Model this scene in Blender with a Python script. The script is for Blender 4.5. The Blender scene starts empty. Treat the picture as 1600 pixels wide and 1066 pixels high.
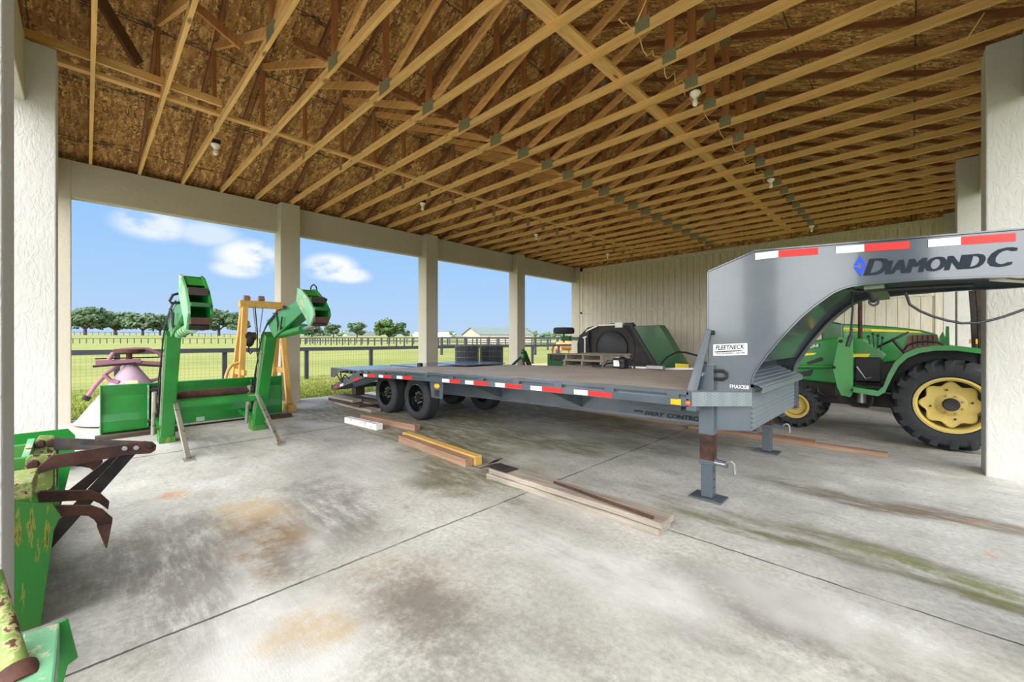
import bpy, bmesh, math, random
from math import sin, cos, tan, pi, radians, sqrt, atan2
from mathutils import Vector, Matrix, noise
random.seed(7)
SC = bpy.context.scene
COL = SC.collection

# ------------------------------------------------------------------ camera (level, eye height 1.35 m)
EYE = 1.35; FOC = 644.255; YAW = .7693; HOR = 531.22
def ray(px, py=HOR):
    l = (px - 800) / FOC
    return Vector((-sin(YAW) + l * cos(YAW), cos(YAW) + l * sin(YAW), (HOR - py) / FOC))
def onZ(px, py, z=0.0):
    d = ray(px, py); t = (z - EYE) / d.z
    return Vector((d.x * t, d.y * t, z))
def onX(px, py, x):
    d = ray(px, py); t = x / d.x
    return Vector((x, d.y * t, EYE + d.z * t))
def onY(px, py, y):
    d = ray(px, py); t = y / d.y
    return Vector((d.x * t, y, EYE + d.z * t))
def atT(px, t, py=HOR):
    d = ray(px, py)
    return Vector((d.x * t, d.y * t, EYE + d.z * t))

cam = bpy.data.cameras.new('camera'); camo = bpy.data.objects.new('camera', cam); COL.objects.link(camo)
cam.sensor_width = 36; cam.lens = FOC / 1600 * 36; cam.shift_y = -(533 - HOR) / 1600
cam.clip_start = .05; cam.clip_end = 3000
camo.location = (0, 0, EYE); camo.rotation_euler = (pi / 2, 0, YAW)
SC.camera = camo

# ------------------------------------------------------------------ node helpers
def lin(r, g, b):
    def c(v):
        v /= 255
        return v / 12.92 if v <= .04045 else ((v + .055) / 1.055) ** 2.4
    return (c(r), c(g), c(b), 1)
class NT:
    def __init__(s, name):
        s.m = bpy.data.materials.new(name); s.m.use_nodes = True
        s.t = s.m.node_tree; s.t.nodes.clear()
        s.out = s.t.nodes.new('ShaderNodeOutputMaterial')
        s.b = s.t.nodes.new('ShaderNodeBsdfPrincipled')
        s.t.links.new(s.b.outputs[0], s.out.inputs[0])
        s._co = None
    def n(s, typ, **kw):
        nd = s.t.nodes.new(typ)
        for k, v in kw.items():
            setattr(nd, k, v)
        return nd
    def l(s, a, b): s.t.links.new(a, b)
    def set(s, sock, v):
        if hasattr(v, 'is_output') or hasattr(v, 'links'): s.l(v, sock)
        else: sock.default_value = v
    @property
    def co(s):
        if s._co is None: s._co = s.n('ShaderNodeTexCoord').outputs['Object']
        return s._co
    def map(s, scale=(1, 1, 1), rot=(0, 0, 0), loc=(0, 0, 0), src=None):
        m = s.n('ShaderNodeMapping'); s.l(src or s.co, m.inputs[0])
        m.inputs['Scale'].default_value = scale; m.inputs['Rotation'].default_value = rot; m.inputs['Location'].default_value = loc
        return m.outputs[0]
    def noise(s, scale=5, detail=4, rough=.6, src=None, dist=0):
        nd = s.n('ShaderNodeTexNoise'); s.l(src or s.co, nd.inputs['Vector'])
        nd.inputs['Scale'].default_value = scale; nd.inputs['Detail'].default_value = detail
        nd.inputs['Roughness'].default_value = rough; nd.inputs['Distortion'].default_value = dist
        return nd.outputs['Fac']
    def rng(s, v, a, b, c=0, d=1, smooth=True):
        nd = s.n('ShaderNodeMapRange'); nd.interpolation_type = 'SMOOTHSTEP' if smooth else 'LINEAR'
        s.l(v, nd.inputs[0]); nd.inputs[1].default_value = a; nd.inputs[2].default_value = b
        nd.inputs[3].default_value = c; nd.inputs[4].default_value = d
        return nd.outputs[0]
    def math(s, op, a, b=0):
        nd = s.n('ShaderNodeMath', operation=op); s.set(nd.inputs[0], a); s.set(nd.inputs[1], b)
        return nd.outputs[0]
    def mix(s, f, a, b, blend='MIX'):
        nd = s.n('ShaderNodeMix'); nd.data_type = 'RGBA'; nd.blend_type = blend
        s.set(nd.inputs['Factor'], f); s.set(nd.inputs[6], a); s.set(nd.inputs[7], b)
        return nd.outputs[2]
    def sep(s, src=None):
        nd = s.n('ShaderNodeSeparateXYZ'); s.l(src or s.co, nd.inputs[0]); return nd.outputs
    def bump(s, h, strength=.3, dist=.02):
        nd = s.n('ShaderNodeBump'); s.l(h, nd.inputs['Height'])
        nd.inputs['Strength'].default_value = strength; nd.inputs['Distance'].default_value = dist
        s.l(nd.outputs[0], s.b.inputs['Normal'])
    def fin(s, col, rough=.6, metal=0, coat=0):
        s.set(s.b.inputs['Base Color'], col); s.set(s.b.inputs['Roughness'], rough)
        s.b.inputs['Metallic'].default_value = metal
        if coat: s.b.inputs['Coat Weight'].default_value = coat; s.b.inputs['Coat Roughness'].default_value = .08
        return s.m

def paint(name, c, rough=.35, coat=0, wear=None, wcol=(70, 40, 25), wear_scale=9, c2=None, metal=0, st=(1, 1, 1), mid=None):
    t = NT(name); c = lin(*c)
    col = t.mix(t.rng(t.noise(2.5, 3), .3, .7), c, lin(*c2) if c2 else tuple(min(1, v * 1.18) for v in c[:3]) + (1,))
    r = rough
    if wear:
        w = t.noise(wear_scale, 6, .7, t.map(st)); f = t.rng(w, 1 - wear, 1 - wear + .06)
        if mid: col = t.mix(t.rng(w, 1 - wear - .05, 1 - wear - .01), col, lin(*mid))
        col = t.mix(f, col, t.mix(t.noise(30, 3), lin(*wcol), tuple(v * .5 for v in lin(*wcol)[:3]) + (1,)))
        r = t.rng(f, 0, 1, rough, .85)
    return t.fin(col, r, metal, coat)
def wood(name, a, b, axis=0, scale=1.0, rough=.75, knots=True, grain=14):
    t = NT(name); sc = [grain * scale] * 3; sc[axis] = .9 * scale
    g = t.noise(1.6, 5, .65, t.map(tuple(sc)), .6)
    col = t.mix(t.rng(g, .3, .72), lin(*a), lin(*b))
    big = t.noise(.8, 2)
    col = t.mix(t.rng(big, .35, .7, 0, .35), col, lin(*[v * .72 for v in a]))
    if knots:
        sk = [5.0 * scale] * 3; sk[axis] = 1.7 * scale
        v = t.n('ShaderNodeTexVoronoi'); t.l(t.map(tuple(sk)), v.inputs['Vector']); v.inputs['Scale'].default_value = 1
        col = t.mix(t.rng(v.outputs['Distance'], .05, .13, .8, 0), col, lin(*[q * .38 for q in a]))
    t.bump(g, .15, .004)
    return t.fin(col, rough)
def rust(name, a=(88, 54, 40), b=(45, 30, 27), c=(120, 72, 45)):
    t = NT(name)
    col = t.mix(t.rng(t.noise(6, 6, .7), .35, .65), lin(*a), lin(*b))
    col = t.mix(t.rng(t.noise(14, 5, .7), .6, .72, 0, .7), col, lin(*c))
    t.bump(t.noise(60, 4), .25, .004)
    return t.fin(col, .85, .15)

M = {}
M['stucco'] = None
def mk_stucco():
    t = NT('white_stucco')
    n1 = t.noise(18, 3, .55, t.map((1, 1, .4)), 1.5)
    n2 = t.noise(60, 3, .6)
    h = t.math('ADD', t.rng(n1, .42, .56), t.math('MULTIPLY', n2, .25))
    t.bump(h, .35, .005)
    col = t.mix(t.rng(t.noise(1.2, 4), .3, .75), lin(186, 183, 177), lin(198, 195, 190))
    z = t.sep()[2]
    dirt = t.math('MULTIPLY', t.rng(z, 0, .35, 1, 0), t.rng(t.noise(5, 4), .4, .75, 0, .45))
    return t.fin(t.mix(dirt, col, lin(150, 145, 128)), .9)
M['stucco'] = mk_stucco()
def mk_stucco2():
    t = NT('smooth_stucco')
    t.bump(t.math('ADD', t.noise(45, 3, .6), t.rng(t.noise(7, 3, .5, None, 1.5), .45, .58, 0, .5)), .3, .006)
    return t.fin(t.mix(t.noise(1.5, 4), lin(178, 171, 152), lin(192, 186, 168)), .9)
M['beam'] = mk_stucco2()
def mk_siding():
    t = NT('painted_siding')
    g = t.noise(3, 4, .6, t.map((9, 9, .8)))
    t.bump(g, .15, .004)
    return t.fin(t.mix(t.rng(g, .3, .7), lin(186, 178, 158), lin(204, 197, 180)), .75)
M['siding'] = mk_siding()
def mk_osb():
    t = NT('osb_panel')
    flakes = None
    vcol = None
    outs = []
    for i, (rot, sc) in enumerate(((.2, (7, 26, 20)), (1.35, (6.5, 28, 20)), (2.4, (8, 24, 20)))):
        v = t.n('ShaderNodeTexVoronoi'); t.l(t.map(sc, (0, 0, rot)), v.inputs['Vector']); v.inputs['Scale'].default_value = 1
        s = t.n('ShaderNodeSeparateColor'); t.l(v.outputs['Color'], s.inputs[0]); outs.append(s.outputs[0])
    pick = t.noise(16, 3, .7)
    a = t.math('GREATER_THAN', pick, .54); b = t.math('GREATER_THAN', pick, .46)
    mxf = t.n('ShaderNodeMix'); t.l(b, mxf.inputs[0]); t.l(outs[0], mxf.inputs[2]); t.l(outs[1], mxf.inputs[3])
    mxg = t.n('ShaderNodeMix'); t.l(a, mxg.inputs[0]); t.l(mxf.outputs[0], mxg.inputs[2]); t.l(outs[2], mxg.inputs[3])
    f = mxg.outputs[0]
    r = t.n('ShaderNodeValToRGB'); t.l(f, r.inputs[0])
    e = r.color_ramp.elements
    e[0].position = 0; e[0].color = lin(108, 74, 36); e[1].position = 1; e[1].color = lin(252, 214, 140)
    x = e.new(.45); x.color = lin(178, 130, 70); x = e.new(.8); x.color = lin(216, 166, 96)
    col = t.mix(t.rng(t.noise(1.1, 3), .3, .7, 0, .4), r.outputs[0], lin(134, 92, 48))
    xyz = t.sep()
    def seam(sock, period, w, off=0):
        p = t.math('PINGPONG', t.math('ADD', sock, off), period / 2)
        return p
    sx = seam(xyz[0], 1.22, .0); sy = seam(xyz[1], 2.44, 0, .5)
    lx = t.rng(sx, .004, .012, 1, 0); ly = t.rng(sy, .004, .012, .8, 0)
    mold = t.math('MULTIPLY', t.rng(sx, .03, .16, 1, 0), t.rng(t.noise(3.2, 6, .75, t.map((3, 1, 1))), .5, .62))
    mold2 = t.math('MULTIPLY', t.rng(sy, .02, .12, 1, 0), t.rng(t.noise(2.5, 6, .75, t.map((1, 2, 1), loc=(4, 2, 0))), .55, .66))
    d = t.math('MAXIMUM', t.math('MAXIMUM', lx, ly), t.math('MAXIMUM', mold, mold2))
    col = t.mix(t.math('MULTIPLY', d, .86), col, lin(30, 25, 18))
    t.bump(f, .25, .004)
    return t.fin(col, .75)
M['osb'] = mk_osb()
def mk_concrete():
    t = NT('concrete_slab')
    w1 = t.n('ShaderNodeTexNoise'); t.l(t.co, w1.inputs['Vector']); w1.inputs['Scale'].default_value = 1.3; w1.inputs['Detail'].default_value = 5
    sv = t.n('ShaderNodeVectorMath', operation='SUBTRACT'); t.l(w1.outputs['Color'], sv.inputs[0]); sv.inputs[1].default_value = (.5, .5, .5)
    sm = t.n('ShaderNodeVectorMath', operation='SCALE'); t.l(sv.outputs[0], sm.inputs[0]); sm.inputs['Scale'].default_value = 1.5
    ad = t.n('ShaderNodeVectorMath', operation='ADD'); t.l(t.co, ad.inputs[0]); t.l(sm.outputs[0], ad.inputs[1])
    P = ad.outputs[0]
    sm2 = t.n('ShaderNodeVectorMath', operation='SCALE'); t.l(sv.outputs[0], sm2.inputs[0]); sm2.inputs['Scale'].default_value = .55
    ad2 = t.n('ShaderNodeVectorMath', operation='ADD'); t.l(t.co, ad2.inputs[0]); t.l(sm2.outputs[0], ad2.inputs[1])
    P2 = ad2.outputs[0]
    base = t.mix(t.rng(t.noise(.9, 6, .65), .35, .68), lin(176, 173, 162), lin(212, 209, 199))
    base = t.mix(t.rng(t.noise(2.6, 7, .75, t.map((1, 1.6, 1), (0, 0, .7))), .5, .72, 0, .65), base, lin(140, 133, 122))
    streak = t.noise(2.2, 5, .7, t.map((.7, 4.5, 1), (0, 0, .1)))
    base = t.mix(t.rng(streak, .55, .75, 0, .4), base, lin(146, 140, 128))
    base = t.mix(t.rng(t.noise(1.7, 5, .6, t.map(loc=(9, 3, 0))), .58, .72, 0, .75), base, lin(216, 214, 209))
    fine = t.noise(28, 6, .75)
    base = t.mix(t.rng(fine, .3, .75, 0, .55), base, lin(130, 125, 117))
    base = t.mix(t.rng(t.noise(90, 3, .7), .62, .72, 0, .5), base, lin(98, 94, 88))
    nz = t.noise(3.5, 6, .7); nzs = t.noise(5, 6, .75, t.map((.6, 2.6, 1)))
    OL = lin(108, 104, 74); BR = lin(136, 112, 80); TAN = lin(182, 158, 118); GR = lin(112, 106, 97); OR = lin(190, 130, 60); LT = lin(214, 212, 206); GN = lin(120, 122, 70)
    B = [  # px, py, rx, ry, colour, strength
        (640, 650, 3.0, 1.3, OL, .85), (760, 640, 2.2, 1.3, OL, .8), (690, 690, 1.6, .5, OL, .95), (900, 640, 2.2, 1.5, OL, .85), (1000, 670, 1.6, .7, OL, .6), (1120, 690, 1.4, .8, GR, .55), (1350, 690, 1.6, .6, GR, .6), (840, 690, 1.4, .5, OL, .9), (530, 650, 1.2, .5, OL, .6), (480, 680, 1.0, .3, GR, .5),  # olive grime, deepened to carry the far floor's shade in its colour too
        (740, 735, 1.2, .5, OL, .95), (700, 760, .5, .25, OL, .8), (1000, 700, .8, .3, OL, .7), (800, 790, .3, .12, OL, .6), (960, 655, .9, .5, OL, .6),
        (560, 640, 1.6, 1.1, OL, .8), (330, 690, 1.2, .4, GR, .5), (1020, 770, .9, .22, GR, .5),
        (470, 990, .42, .34, LT, .75), (430, 850, .5, .5, LT, .8), (480, 975, .2, .17, TAN, .9), (400, 800, .5, .3, TAN, .85), (415, 840, .42, .32, BR, 1), (430, 880, .3, .14, BR, .8), (350, 940, .5, .2, LT, .55),
        (300, 850, .8, .45, GR, .75), (290, 920, .7, .3, GR, .7), (200, 860, .5, .25, GR, .6), (275, 775, .12, .12, OR, .55), (465, 870, .35, .18, GR, .7),
        (520, 800, .7, .35, GR, .75), (520, 760, .5, .3, GR, .6), (640, 930, .5, .4, BR, .5), (680, 960, .5, .25, GR, .7), (640, 1010, .6, .25, GR, .6), (900, 1020, .5, .2, GR, .4),
        (1180, 830, .8, .11, OL, .95), (1330, 850, .9, .12, OL, .8), (1480, 900, .6, .11, GN, 1), (1580, 950, .4, .09, GN, 1), (1500, 930, .7, .1, OL, .8),
        (1330, 780, .9, .22, lin(112, 100, 84), .95), (1500, 815, .8, .18, lin(110, 96, 78), .95), (1550, 865, .035, .03, OR, .95), (1545, 825, .12, .05, OR, .4),
        (1180, 930, .45, .2, GR, .75), (1250, 990, .5, .2, GR, .6), (1130, 1000, .3, .12, GR, .5), (1450, 700, .8, .12, GN, .6), (1280, 700, 1.3, .5, GR, .35),
        (1270, 950, .6, .2, LT, .5), (1000, 910, .6, .35, LT, .45), (900, 860, .8, .3, LT, .5), (600, 720, .9, .5, LT, .4), (860, 780, .5, .2, LT, .5), (200, 700, .8, .4, LT, .3),
    ]
    col = base
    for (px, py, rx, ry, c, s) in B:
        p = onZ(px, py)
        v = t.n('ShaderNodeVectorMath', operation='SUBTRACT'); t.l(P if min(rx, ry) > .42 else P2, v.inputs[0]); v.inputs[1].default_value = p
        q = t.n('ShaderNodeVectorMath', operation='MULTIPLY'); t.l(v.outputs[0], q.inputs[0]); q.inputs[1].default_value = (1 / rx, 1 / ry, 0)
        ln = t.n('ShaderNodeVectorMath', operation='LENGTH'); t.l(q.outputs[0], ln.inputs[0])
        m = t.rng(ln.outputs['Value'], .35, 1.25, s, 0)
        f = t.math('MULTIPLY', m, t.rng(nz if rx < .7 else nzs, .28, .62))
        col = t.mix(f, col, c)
    xyz = t.sep()
    wob = t.math('MULTIPLY', t.math('SUBTRACT', t.noise(2.5, 5, .8), .5), .035)
    def joint(sock, pos, w):
        return t.rng(t.math('ABSOLUTE', t.math('ADD', t.math('SUBTRACT', sock, pos), wob)), w * .4, w, 1, 0)
    j = t.math('MAXIMUM', joint(xyz[0], -2.44, .011), joint(xyz[1], 2.88, .009))
    j = t.math('MAXIMUM', j, joint(xyz[0], -6.38, .02)); j = t.math('MAXIMUM', j, joint(xyz[1], 8.6, .012))
    jn = t.math('MULTIPLY', j, t.rng(t.noise(3, 4), .3, .55, .35, .9))
    col = t.mix(jn, col, lin(62, 58, 50))
    h = t.math('SUBTRACT', t.math('ADD', t.noise(120, 3), t.math('MULTIPLY', t.noise(40, 4, .6, t.map((.3, 3, 1), (0, 0, .9))), .8)), t.math('MULTIPLY', j, 3))
    t.bump(h, .25, .004)
    return t.fin(col, t.rng(nz, .3, .7, .55, .8))
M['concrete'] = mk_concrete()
def mk_field():
    t = NT('pasture_grass')
    n1 = t.noise(.12, 5, .6, t.map((1, .5, 1))); n2 = t.noise(1.3, 6, .7); n3 = t.noise(14, 5, .7)
    col = t.mix(t.rng(n1, .35, .68), lin(108, 114, 40), lin(142, 136, 66))
    col = t.mix(t.rng(n2, .4, .75, 0, .55), col, lin(152, 138, 84))
    col = t.mix(t.rng(n3, .3, .7, 0, .5), col, lin(104, 128, 40))
    # trodden sandy strip by the paddock fence
    p = atT(850, 17.5)
    v = t.n('ShaderNodeVectorMath', operation='SUBTRACT'); t.l(t.co, v.inputs[0]); v.inputs[1].default_value = (p.x, p.y, 0)
    q = t.n('ShaderNodeVectorMath', operation='MULTIPLY'); t.l(v.outputs[0], q.inputs[0]); q.inputs[1].default_value = (1 / 5.5, 1 / 9, 0)
    ln = t.n('ShaderNodeVectorMath', operation='LENGTH'); t.l(q.outputs[0], ln.inputs[0])
    col = t.mix(t.math('MULTIPLY', t.rng(ln.outputs['Value'], .5, 1.2, 1, 0), t.rng(n2, .3, .6)), col, lin(205, 172, 128))
    t.bump(n3, .5, .03)
    return t.fin(col, .95)
M['field'] = mk_field()
def mk_blades():
    t = NT('grass_blades')
    col = t.mix(t.noise(3, 3), lin(106, 126, 36), lin(150, 150, 62))
    col = t.mix(t.rng(t.noise(25, 2), .4, .7), col, lin(110, 140, 36))
    return t.fin(col, .8)
M['blades'] = mk_blades()
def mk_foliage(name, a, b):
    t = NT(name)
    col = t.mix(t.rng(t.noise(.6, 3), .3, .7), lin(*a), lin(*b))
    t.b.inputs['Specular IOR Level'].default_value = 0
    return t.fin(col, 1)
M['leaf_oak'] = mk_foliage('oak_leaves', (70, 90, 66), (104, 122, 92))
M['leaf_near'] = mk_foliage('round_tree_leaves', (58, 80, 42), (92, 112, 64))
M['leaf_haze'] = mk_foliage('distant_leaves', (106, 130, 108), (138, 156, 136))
M['bark'] = wood('bark', (92, 82, 74), (66, 58, 52), 2, 1, .9, False)
M['truss'] = [wood('truss_pine_%d' % i, a, b, ax) for i, (a, b, ax) in enumerate((
    ((244, 202, 128), (220, 168, 92), 0), ((236, 186, 112), (206, 150, 80), 0), ((190, 132, 74), (156, 102, 54), 2), ((156, 104, 60), (118, 76, 42), 0)))]
M['brace'] = wood('brace_pine', (240, 196, 124), (214, 162, 90), 1)
M['darkwood'] = wood('dark_pine', (110, 74, 42), (84, 54, 30), 1)
def mk_plate():
    t = NT('galvanised_gusset')
    v = t.n('ShaderNodeTexVoronoi'); t.l(t.co, v.inputs['Vector']); v.inputs['Scale'].default_value = 60
    return t.fin(t.mix(t.rng(v.outputs['Distance'], .1, .5), lin(120, 124, 92), lin(150, 152, 116)), .5, .35)
M['plate'] = mk_plate()
M['gray'] = paint('trailer_grey', (74, 83, 91), .22, .5, None, c2=(83, 92, 100))
M['graydk'] = paint('trailer_grey_frame', (72, 80, 87), .35, .2)
def mk_diamond():
    t = NT('tread_plate'); 
    a = t.n('ShaderNodeTexBrick'); t.l(t.map((1, 1, 1), (0, pi / 4, 0)), a.inputs['Vector'])
    w1 = t.n('ShaderNodeTexChecker'); t.l(t.map((1, 1, 1), (0, pi / 4, 0)), w1.inputs['Vector']); w1.inputs['Scale'].default_value = 62
    n = t.noise(40, 2)
    t.bump(w1.outputs['Fac'], .9, .006)
    return t.fin(t.mix(w1.outputs['Fac'], lin(124, 132, 139), lin(142, 150, 156)), .35, .3)
M['tread'] = mk_diamond()
M['silver'] = paint('galvanised_steel', (176, 172, 160), .35, 0, .42, (120, 104, 80), 14, metal=.75)
M['steel'] = paint('plain_steel', (150, 150, 148), .4, metal=.7)
M['white'] = paint('white_paint', (232, 232, 230), .35)
M['retro_red'] = paint('red_reflective', (214, 28, 20), .5, 0)
M['retro_white'] = paint('white_reflective', (216, 220, 222), .5, 0)
M['amber'] = paint('amber_lens', (246, 168, 20), .2, .4)
M['clearance'] = paint('orange_lens', (214, 92, 30), .2, .4)
M['decal'] = paint('dark_decal', (34, 42, 52), .6)
M['decal'].node_tree.nodes['Principled BSDF'].inputs['Specular IOR Level'].default_value = .15
M['blue'] = paint('blue_decal', (16, 70, 225), .6)
M['black'] = paint('black_paint', (24, 25, 27), .45)
M['blackgloss'] = paint('black_wheel', (16, 17, 19), .22, .4)
M['rubber'] = paint('tyre_rubber', (40, 41, 44), .75, c2=(50, 51, 54))
M['deck'] = None
def mk_deck():
    t = NT('deck_boards')
    g = t.noise(1.6, 5, .65, t.map((.8, 16, 16)), .5)
    col = t.mix(t.rng(g, .3, .72), lin(190, 181, 171), lin(216, 208, 199))
    col = t.mix(t.rng(t.noise(.7, 4), .35, .7, 0, .5), col, lin(168, 156, 147))
    col = t.mix(t.rng(t.noise(2, 4, .6, t.map((.5, 8, 1))), .6, .72, 0, .6), col, lin(214, 206, 196))
    t.bump(g, .2, .004)
    return t.fin(col, .7)
M['deck'] = mk_deck()
M['green'] = paint('loader_green', (18, 112, 34), .32, .25, .33, (96, 62, 34), 9, c2=(26, 130, 44))
M['greenlt'] = paint('worn_pale_green', (84, 152, 104), .5, 0, .40, (104, 80, 48), 8, c2=(124, 176, 136), mid=(176, 176, 140))
M['greenold'] = paint('scraped_green', (62, 118, 40), .55, 0, .40, (96, 62, 34), 17, c2=(48, 126, 48), st=(1, 1.6, .22), mid=(140, 142, 50))
M['greenyel'] = paint('worn_yellow_green', (138, 148, 76), .65, 0, .46, (92, 58, 34), 16, c2=(84, 128, 50), mid=(168, 166, 110))
M['greendk'] = paint('dark_green_paint', (8, 78, 26), .35, .2)
M['jdgreen'] = paint('tractor_green', (32, 120, 48), .3, .4, None, c2=(40, 134, 58))
M['yellow'] = paint('tractor_yellow', (204, 184, 104), .5, 0, .30, (150, 120, 60), 7, c2=(196, 168, 78))
M['stripe'] = paint('yellow_stripe', (240, 214, 40), .35)
M['rust'] = rust('rusty_steel')
M['rustdk'] = rust('dark_rusty_steel', (66, 52, 46), (36, 34, 36), (100, 66, 44))
M['rustred'] = rust('red_brown_rust', (92, 58, 48), (62, 42, 38), (126, 84, 66))
M['pink'] = paint('faded_red_paint', (176, 146, 162), .7, 0, .34, (140, 84, 92), 5, c2=(184, 160, 176))
M['pinkdk'] = paint('faded_red_tube', (146, 98, 112), .6, 0, .38, (110, 64, 62), 7)
M['lumber'] = wood('yellow_lumber', (222, 176, 96), (198, 146, 66), 2)
M['lumberx'] = wood('yellow_beam', (212, 174, 92), (188, 146, 68), 0)
M['brownwood'] = wood('brown_timber', (168, 134, 108), (132, 100, 78), 0)
M['olddark'] = wood('dark_old_timber', (82, 66, 50), (56, 44, 34), 0)
M['greywood'] = wood('weathered_board', (174, 164, 148), (128, 117, 103), 0)
M['whitewood'] = paint('chipped_white_timber', (226, 224, 220), .8, 0, .42, (168, 140, 118), 9)
M['wire'] = paint('dark_wire', (52, 54, 58), .6)
M['rollwire'] = paint('roll_wire', (104, 106, 112), .5)
M['boxgrey_lit'] = paint('toolbox_grey_lit', (118, 126, 132), .42, .1)  # grey lightened to put light from the open side into the colour
M['fence'] = paint('dark_fence_paint', (46, 50, 58), .75)
M['porcelain'] = paint('porcelain', (232, 228, 214), .3)
M['bulb'] = paint('frosted_bulb', (240, 236, 222), .2)
M['romex'] = paint('yellow_cable', (206, 176, 104), .6)
M['cream'] = paint('cream_siding', (158, 146, 130), .8)
M['roofgreen'] = paint('green_metal_roof', (90, 102, 96), .5)
M['horse'] = None
def mk_horse():
    t = NT('chestnut_coat')
    return t.fin(t.mix(t.rng(t.noise(2.2, 4), .4, .65), lin(196, 116, 56), lin(218, 160, 110)), .7)
M['horse'] = mk_horse()
M['hair'] = paint('dark_tail_hair', (70, 56, 40), .9)
M['wirebulk'] = paint('rolled_wire_black', (26, 27, 30), .6)
M['plastic'] = paint('black_plastic', (30, 31, 33), .5)
M['belly'] = paint('dirty_black_steel', (36, 35, 34), .7, c2=(58, 52, 46))
M['siggrey'] = paint('pale_sill', (190, 190, 188), .7)

# ------------------------------------------------------------------ mesh helper
class MB:
    def __init__(s): s.v = []; s.f = []
    def add(s, vs, fs):
        o = len(s.v); s.v += [Vector(v) for v in vs]; s.f += [[i + o for i in f] for f in fs]; return s
    def box(s, x0, x1, y0, y1, z0, z1):
        return s.add([(x0, y0, z0), (x1, y0, z0), (x1, y1, z0), (x0, y1, z0), (x0, y0, z1), (x1, y0, z1), (x1, y1, z1), (x0, y1, z1)],
                     [(0, 3, 2, 1), (4, 5, 6, 7), (0, 1, 5, 4), (1, 2, 6, 5), (2, 3, 7, 6), (3, 0, 4, 7)])
    def bar(s, p0, p1, w, h, up=(0, 0, 1)):
        p0 = Vector(p0); p1 = Vector(p1); d = (p1 - p0).normalized(); up = Vector(up)
        sd = d.cross(up)
        if sd.length < 1e-4: sd = d.cross(Vector((1, 0, 0)))
        sd.normalize(); u = sd.cross(d)
        c = [(-1, -1), (1, -1), (1, 1), (-1, 1)]
        vs = [p + sd * a * w / 2 + u * b * h / 2 for p in (p0, p1) for a, b in c]
        return s.add(vs, [(0, 1, 2, 3), (7, 6, 5, 4), (0, 4, 5, 1), (1, 5, 6, 2), (2, 6, 7, 3), (3, 7, 4, 0)])
    def tube(s, pts, r, n=8, cap=True):
        pts = [Vector(p) for p in pts]; vs = []; k = len(pts)
        rr = r if isinstance(r, (list, tuple)) else [r] * k
        ref = None
        for i, p in enumerate(pts):
            d = (pts[min(i + 1, k - 1)] - pts[max(i - 1, 0)]).normalized()
            if ref is None:
                ref = d.orthogonal().normalized()
            else:
                ref = (ref - d * ref.dot(d)).normalized()
            b = d.cross(ref)
            vs += [p + (ref * cos(2 * pi * j / n) + b * sin(2 * pi * j / n)) * rr[i] for j in range(n)]
        fs = [(i * n + j, i * n + (j + 1) % n, (i + 1) * n + (j + 1) % n, (i + 1) * n + j) for i in range(k - 1) for j in range(n)]
        if cap: fs += [tuple(range(n - 1, -1, -1)), tuple((k - 1) * n + j for j in range(n))]
        return s.add(vs, fs)
    def cyl(s, p0, p1, r, r1=None, n=20): return s.tube([p0, p1], [r, r if r1 is None else r1], n)
    def lathe(s, prof, o=(0, 0, 0), ax=(0, 0, 1), n=32, closed=False):
        o = Vector(o); ax = Vector(ax).normalized(); a = ax.orthogonal().normalized(); b = ax.cross(a); k = len(prof)
        vs = [o + ax * t + (a * cos(2 * pi * j / n) + b * sin(2 * pi * j / n)) * r for r, t in prof for j in range(n)]
        m = k if closed else k - 1
        fs = [(i * n + j, i * n + (j + 1) % n, ((i + 1) % k) * n + (j + 1) % n, ((i + 1) % k) * n + j) for i in range(m) for j in range(n)]
        return s.add(vs, fs)
    def prism(s, poly, vec):
        poly = [Vector(p) for p in poly]; vec = Vector(vec); n = len(poly)
        return s.add(poly + [p + vec for p in poly], [tuple(range(n)), tuple(range(2 * n - 1, n - 1, -1))] + [(i, i + n, (i + 1) % n + n, (i + 1) % n) for i in range(n)])
    def sheet(s, A, B):   # quad strip between two polylines
        n = len(A)
        return s.add(list(A) + list(B), [(i, i + 1, n + i + 1, n + i) for i in range(n - 1)])
    def ball(s, c, r, n=2, sq=(1, 1, 1), amp=0):
        bm = bmesh.new(); bmesh.ops.create_icosphere(bm, subdivisions=n, radius=1); c = Vector(c)
        vs = [c + Vector((v.co.x * sq[0], v.co.y * sq[1], v.co.z * sq[2])) * r * (1 + amp * noise.noise(v.co * 2.3 + c)) for v in bm.verts]
        fs = [[v.index for v in f.verts] for f in bm.faces]; bm.free()
        return s.add(vs, fs)
    def move(s, v): s.v = [p + Vector(v) for p in s.v]; return s
    def build(s, name, mat, parent=None, smooth=True, bevel=0, label=None, angle=35, world=True):
        me = bpy.data.meshes.new(name)
        o = bpy.data.objects.new(name, me); COL.objects.link(o)
        off = Vector((0, 0, 0))
        if parent is not None:
            o.parent = parent
            if world:
                q = parent
                while q is not None: off += Vector(q.location); q = q.parent
        me.from_pydata([p - off for p in s.v], [], s.f)
        bm = bmesh.new(); bm.from_mesh(me); bmesh.ops.recalc_face_normals(bm, faces=bm.faces); bm.to_mesh(me); bm.free()
        me.materials.append(mat)
        if smooth:
            me.polygons.foreach_set('use_smooth', [True] * len(me.polygons)); me.set_sharp_from_angle(angle=radians(angle))
        if bevel:
            b = o.modifiers.new('bevel', 'BEVEL'); b.width = bevel; b.segments = 2; b.limit_method = 'ANGLE'; b.angle_limit = radians(40)
        me.update()
        if label: o['label'] = label
        return o
def tag(o, label=None, cat=None, group=None, kind=None):
    if label: o['label'] = label
    if cat: o['category'] = cat
    if group: o['group'] = group
    if kind: o['kind'] = kind
    return o
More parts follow.
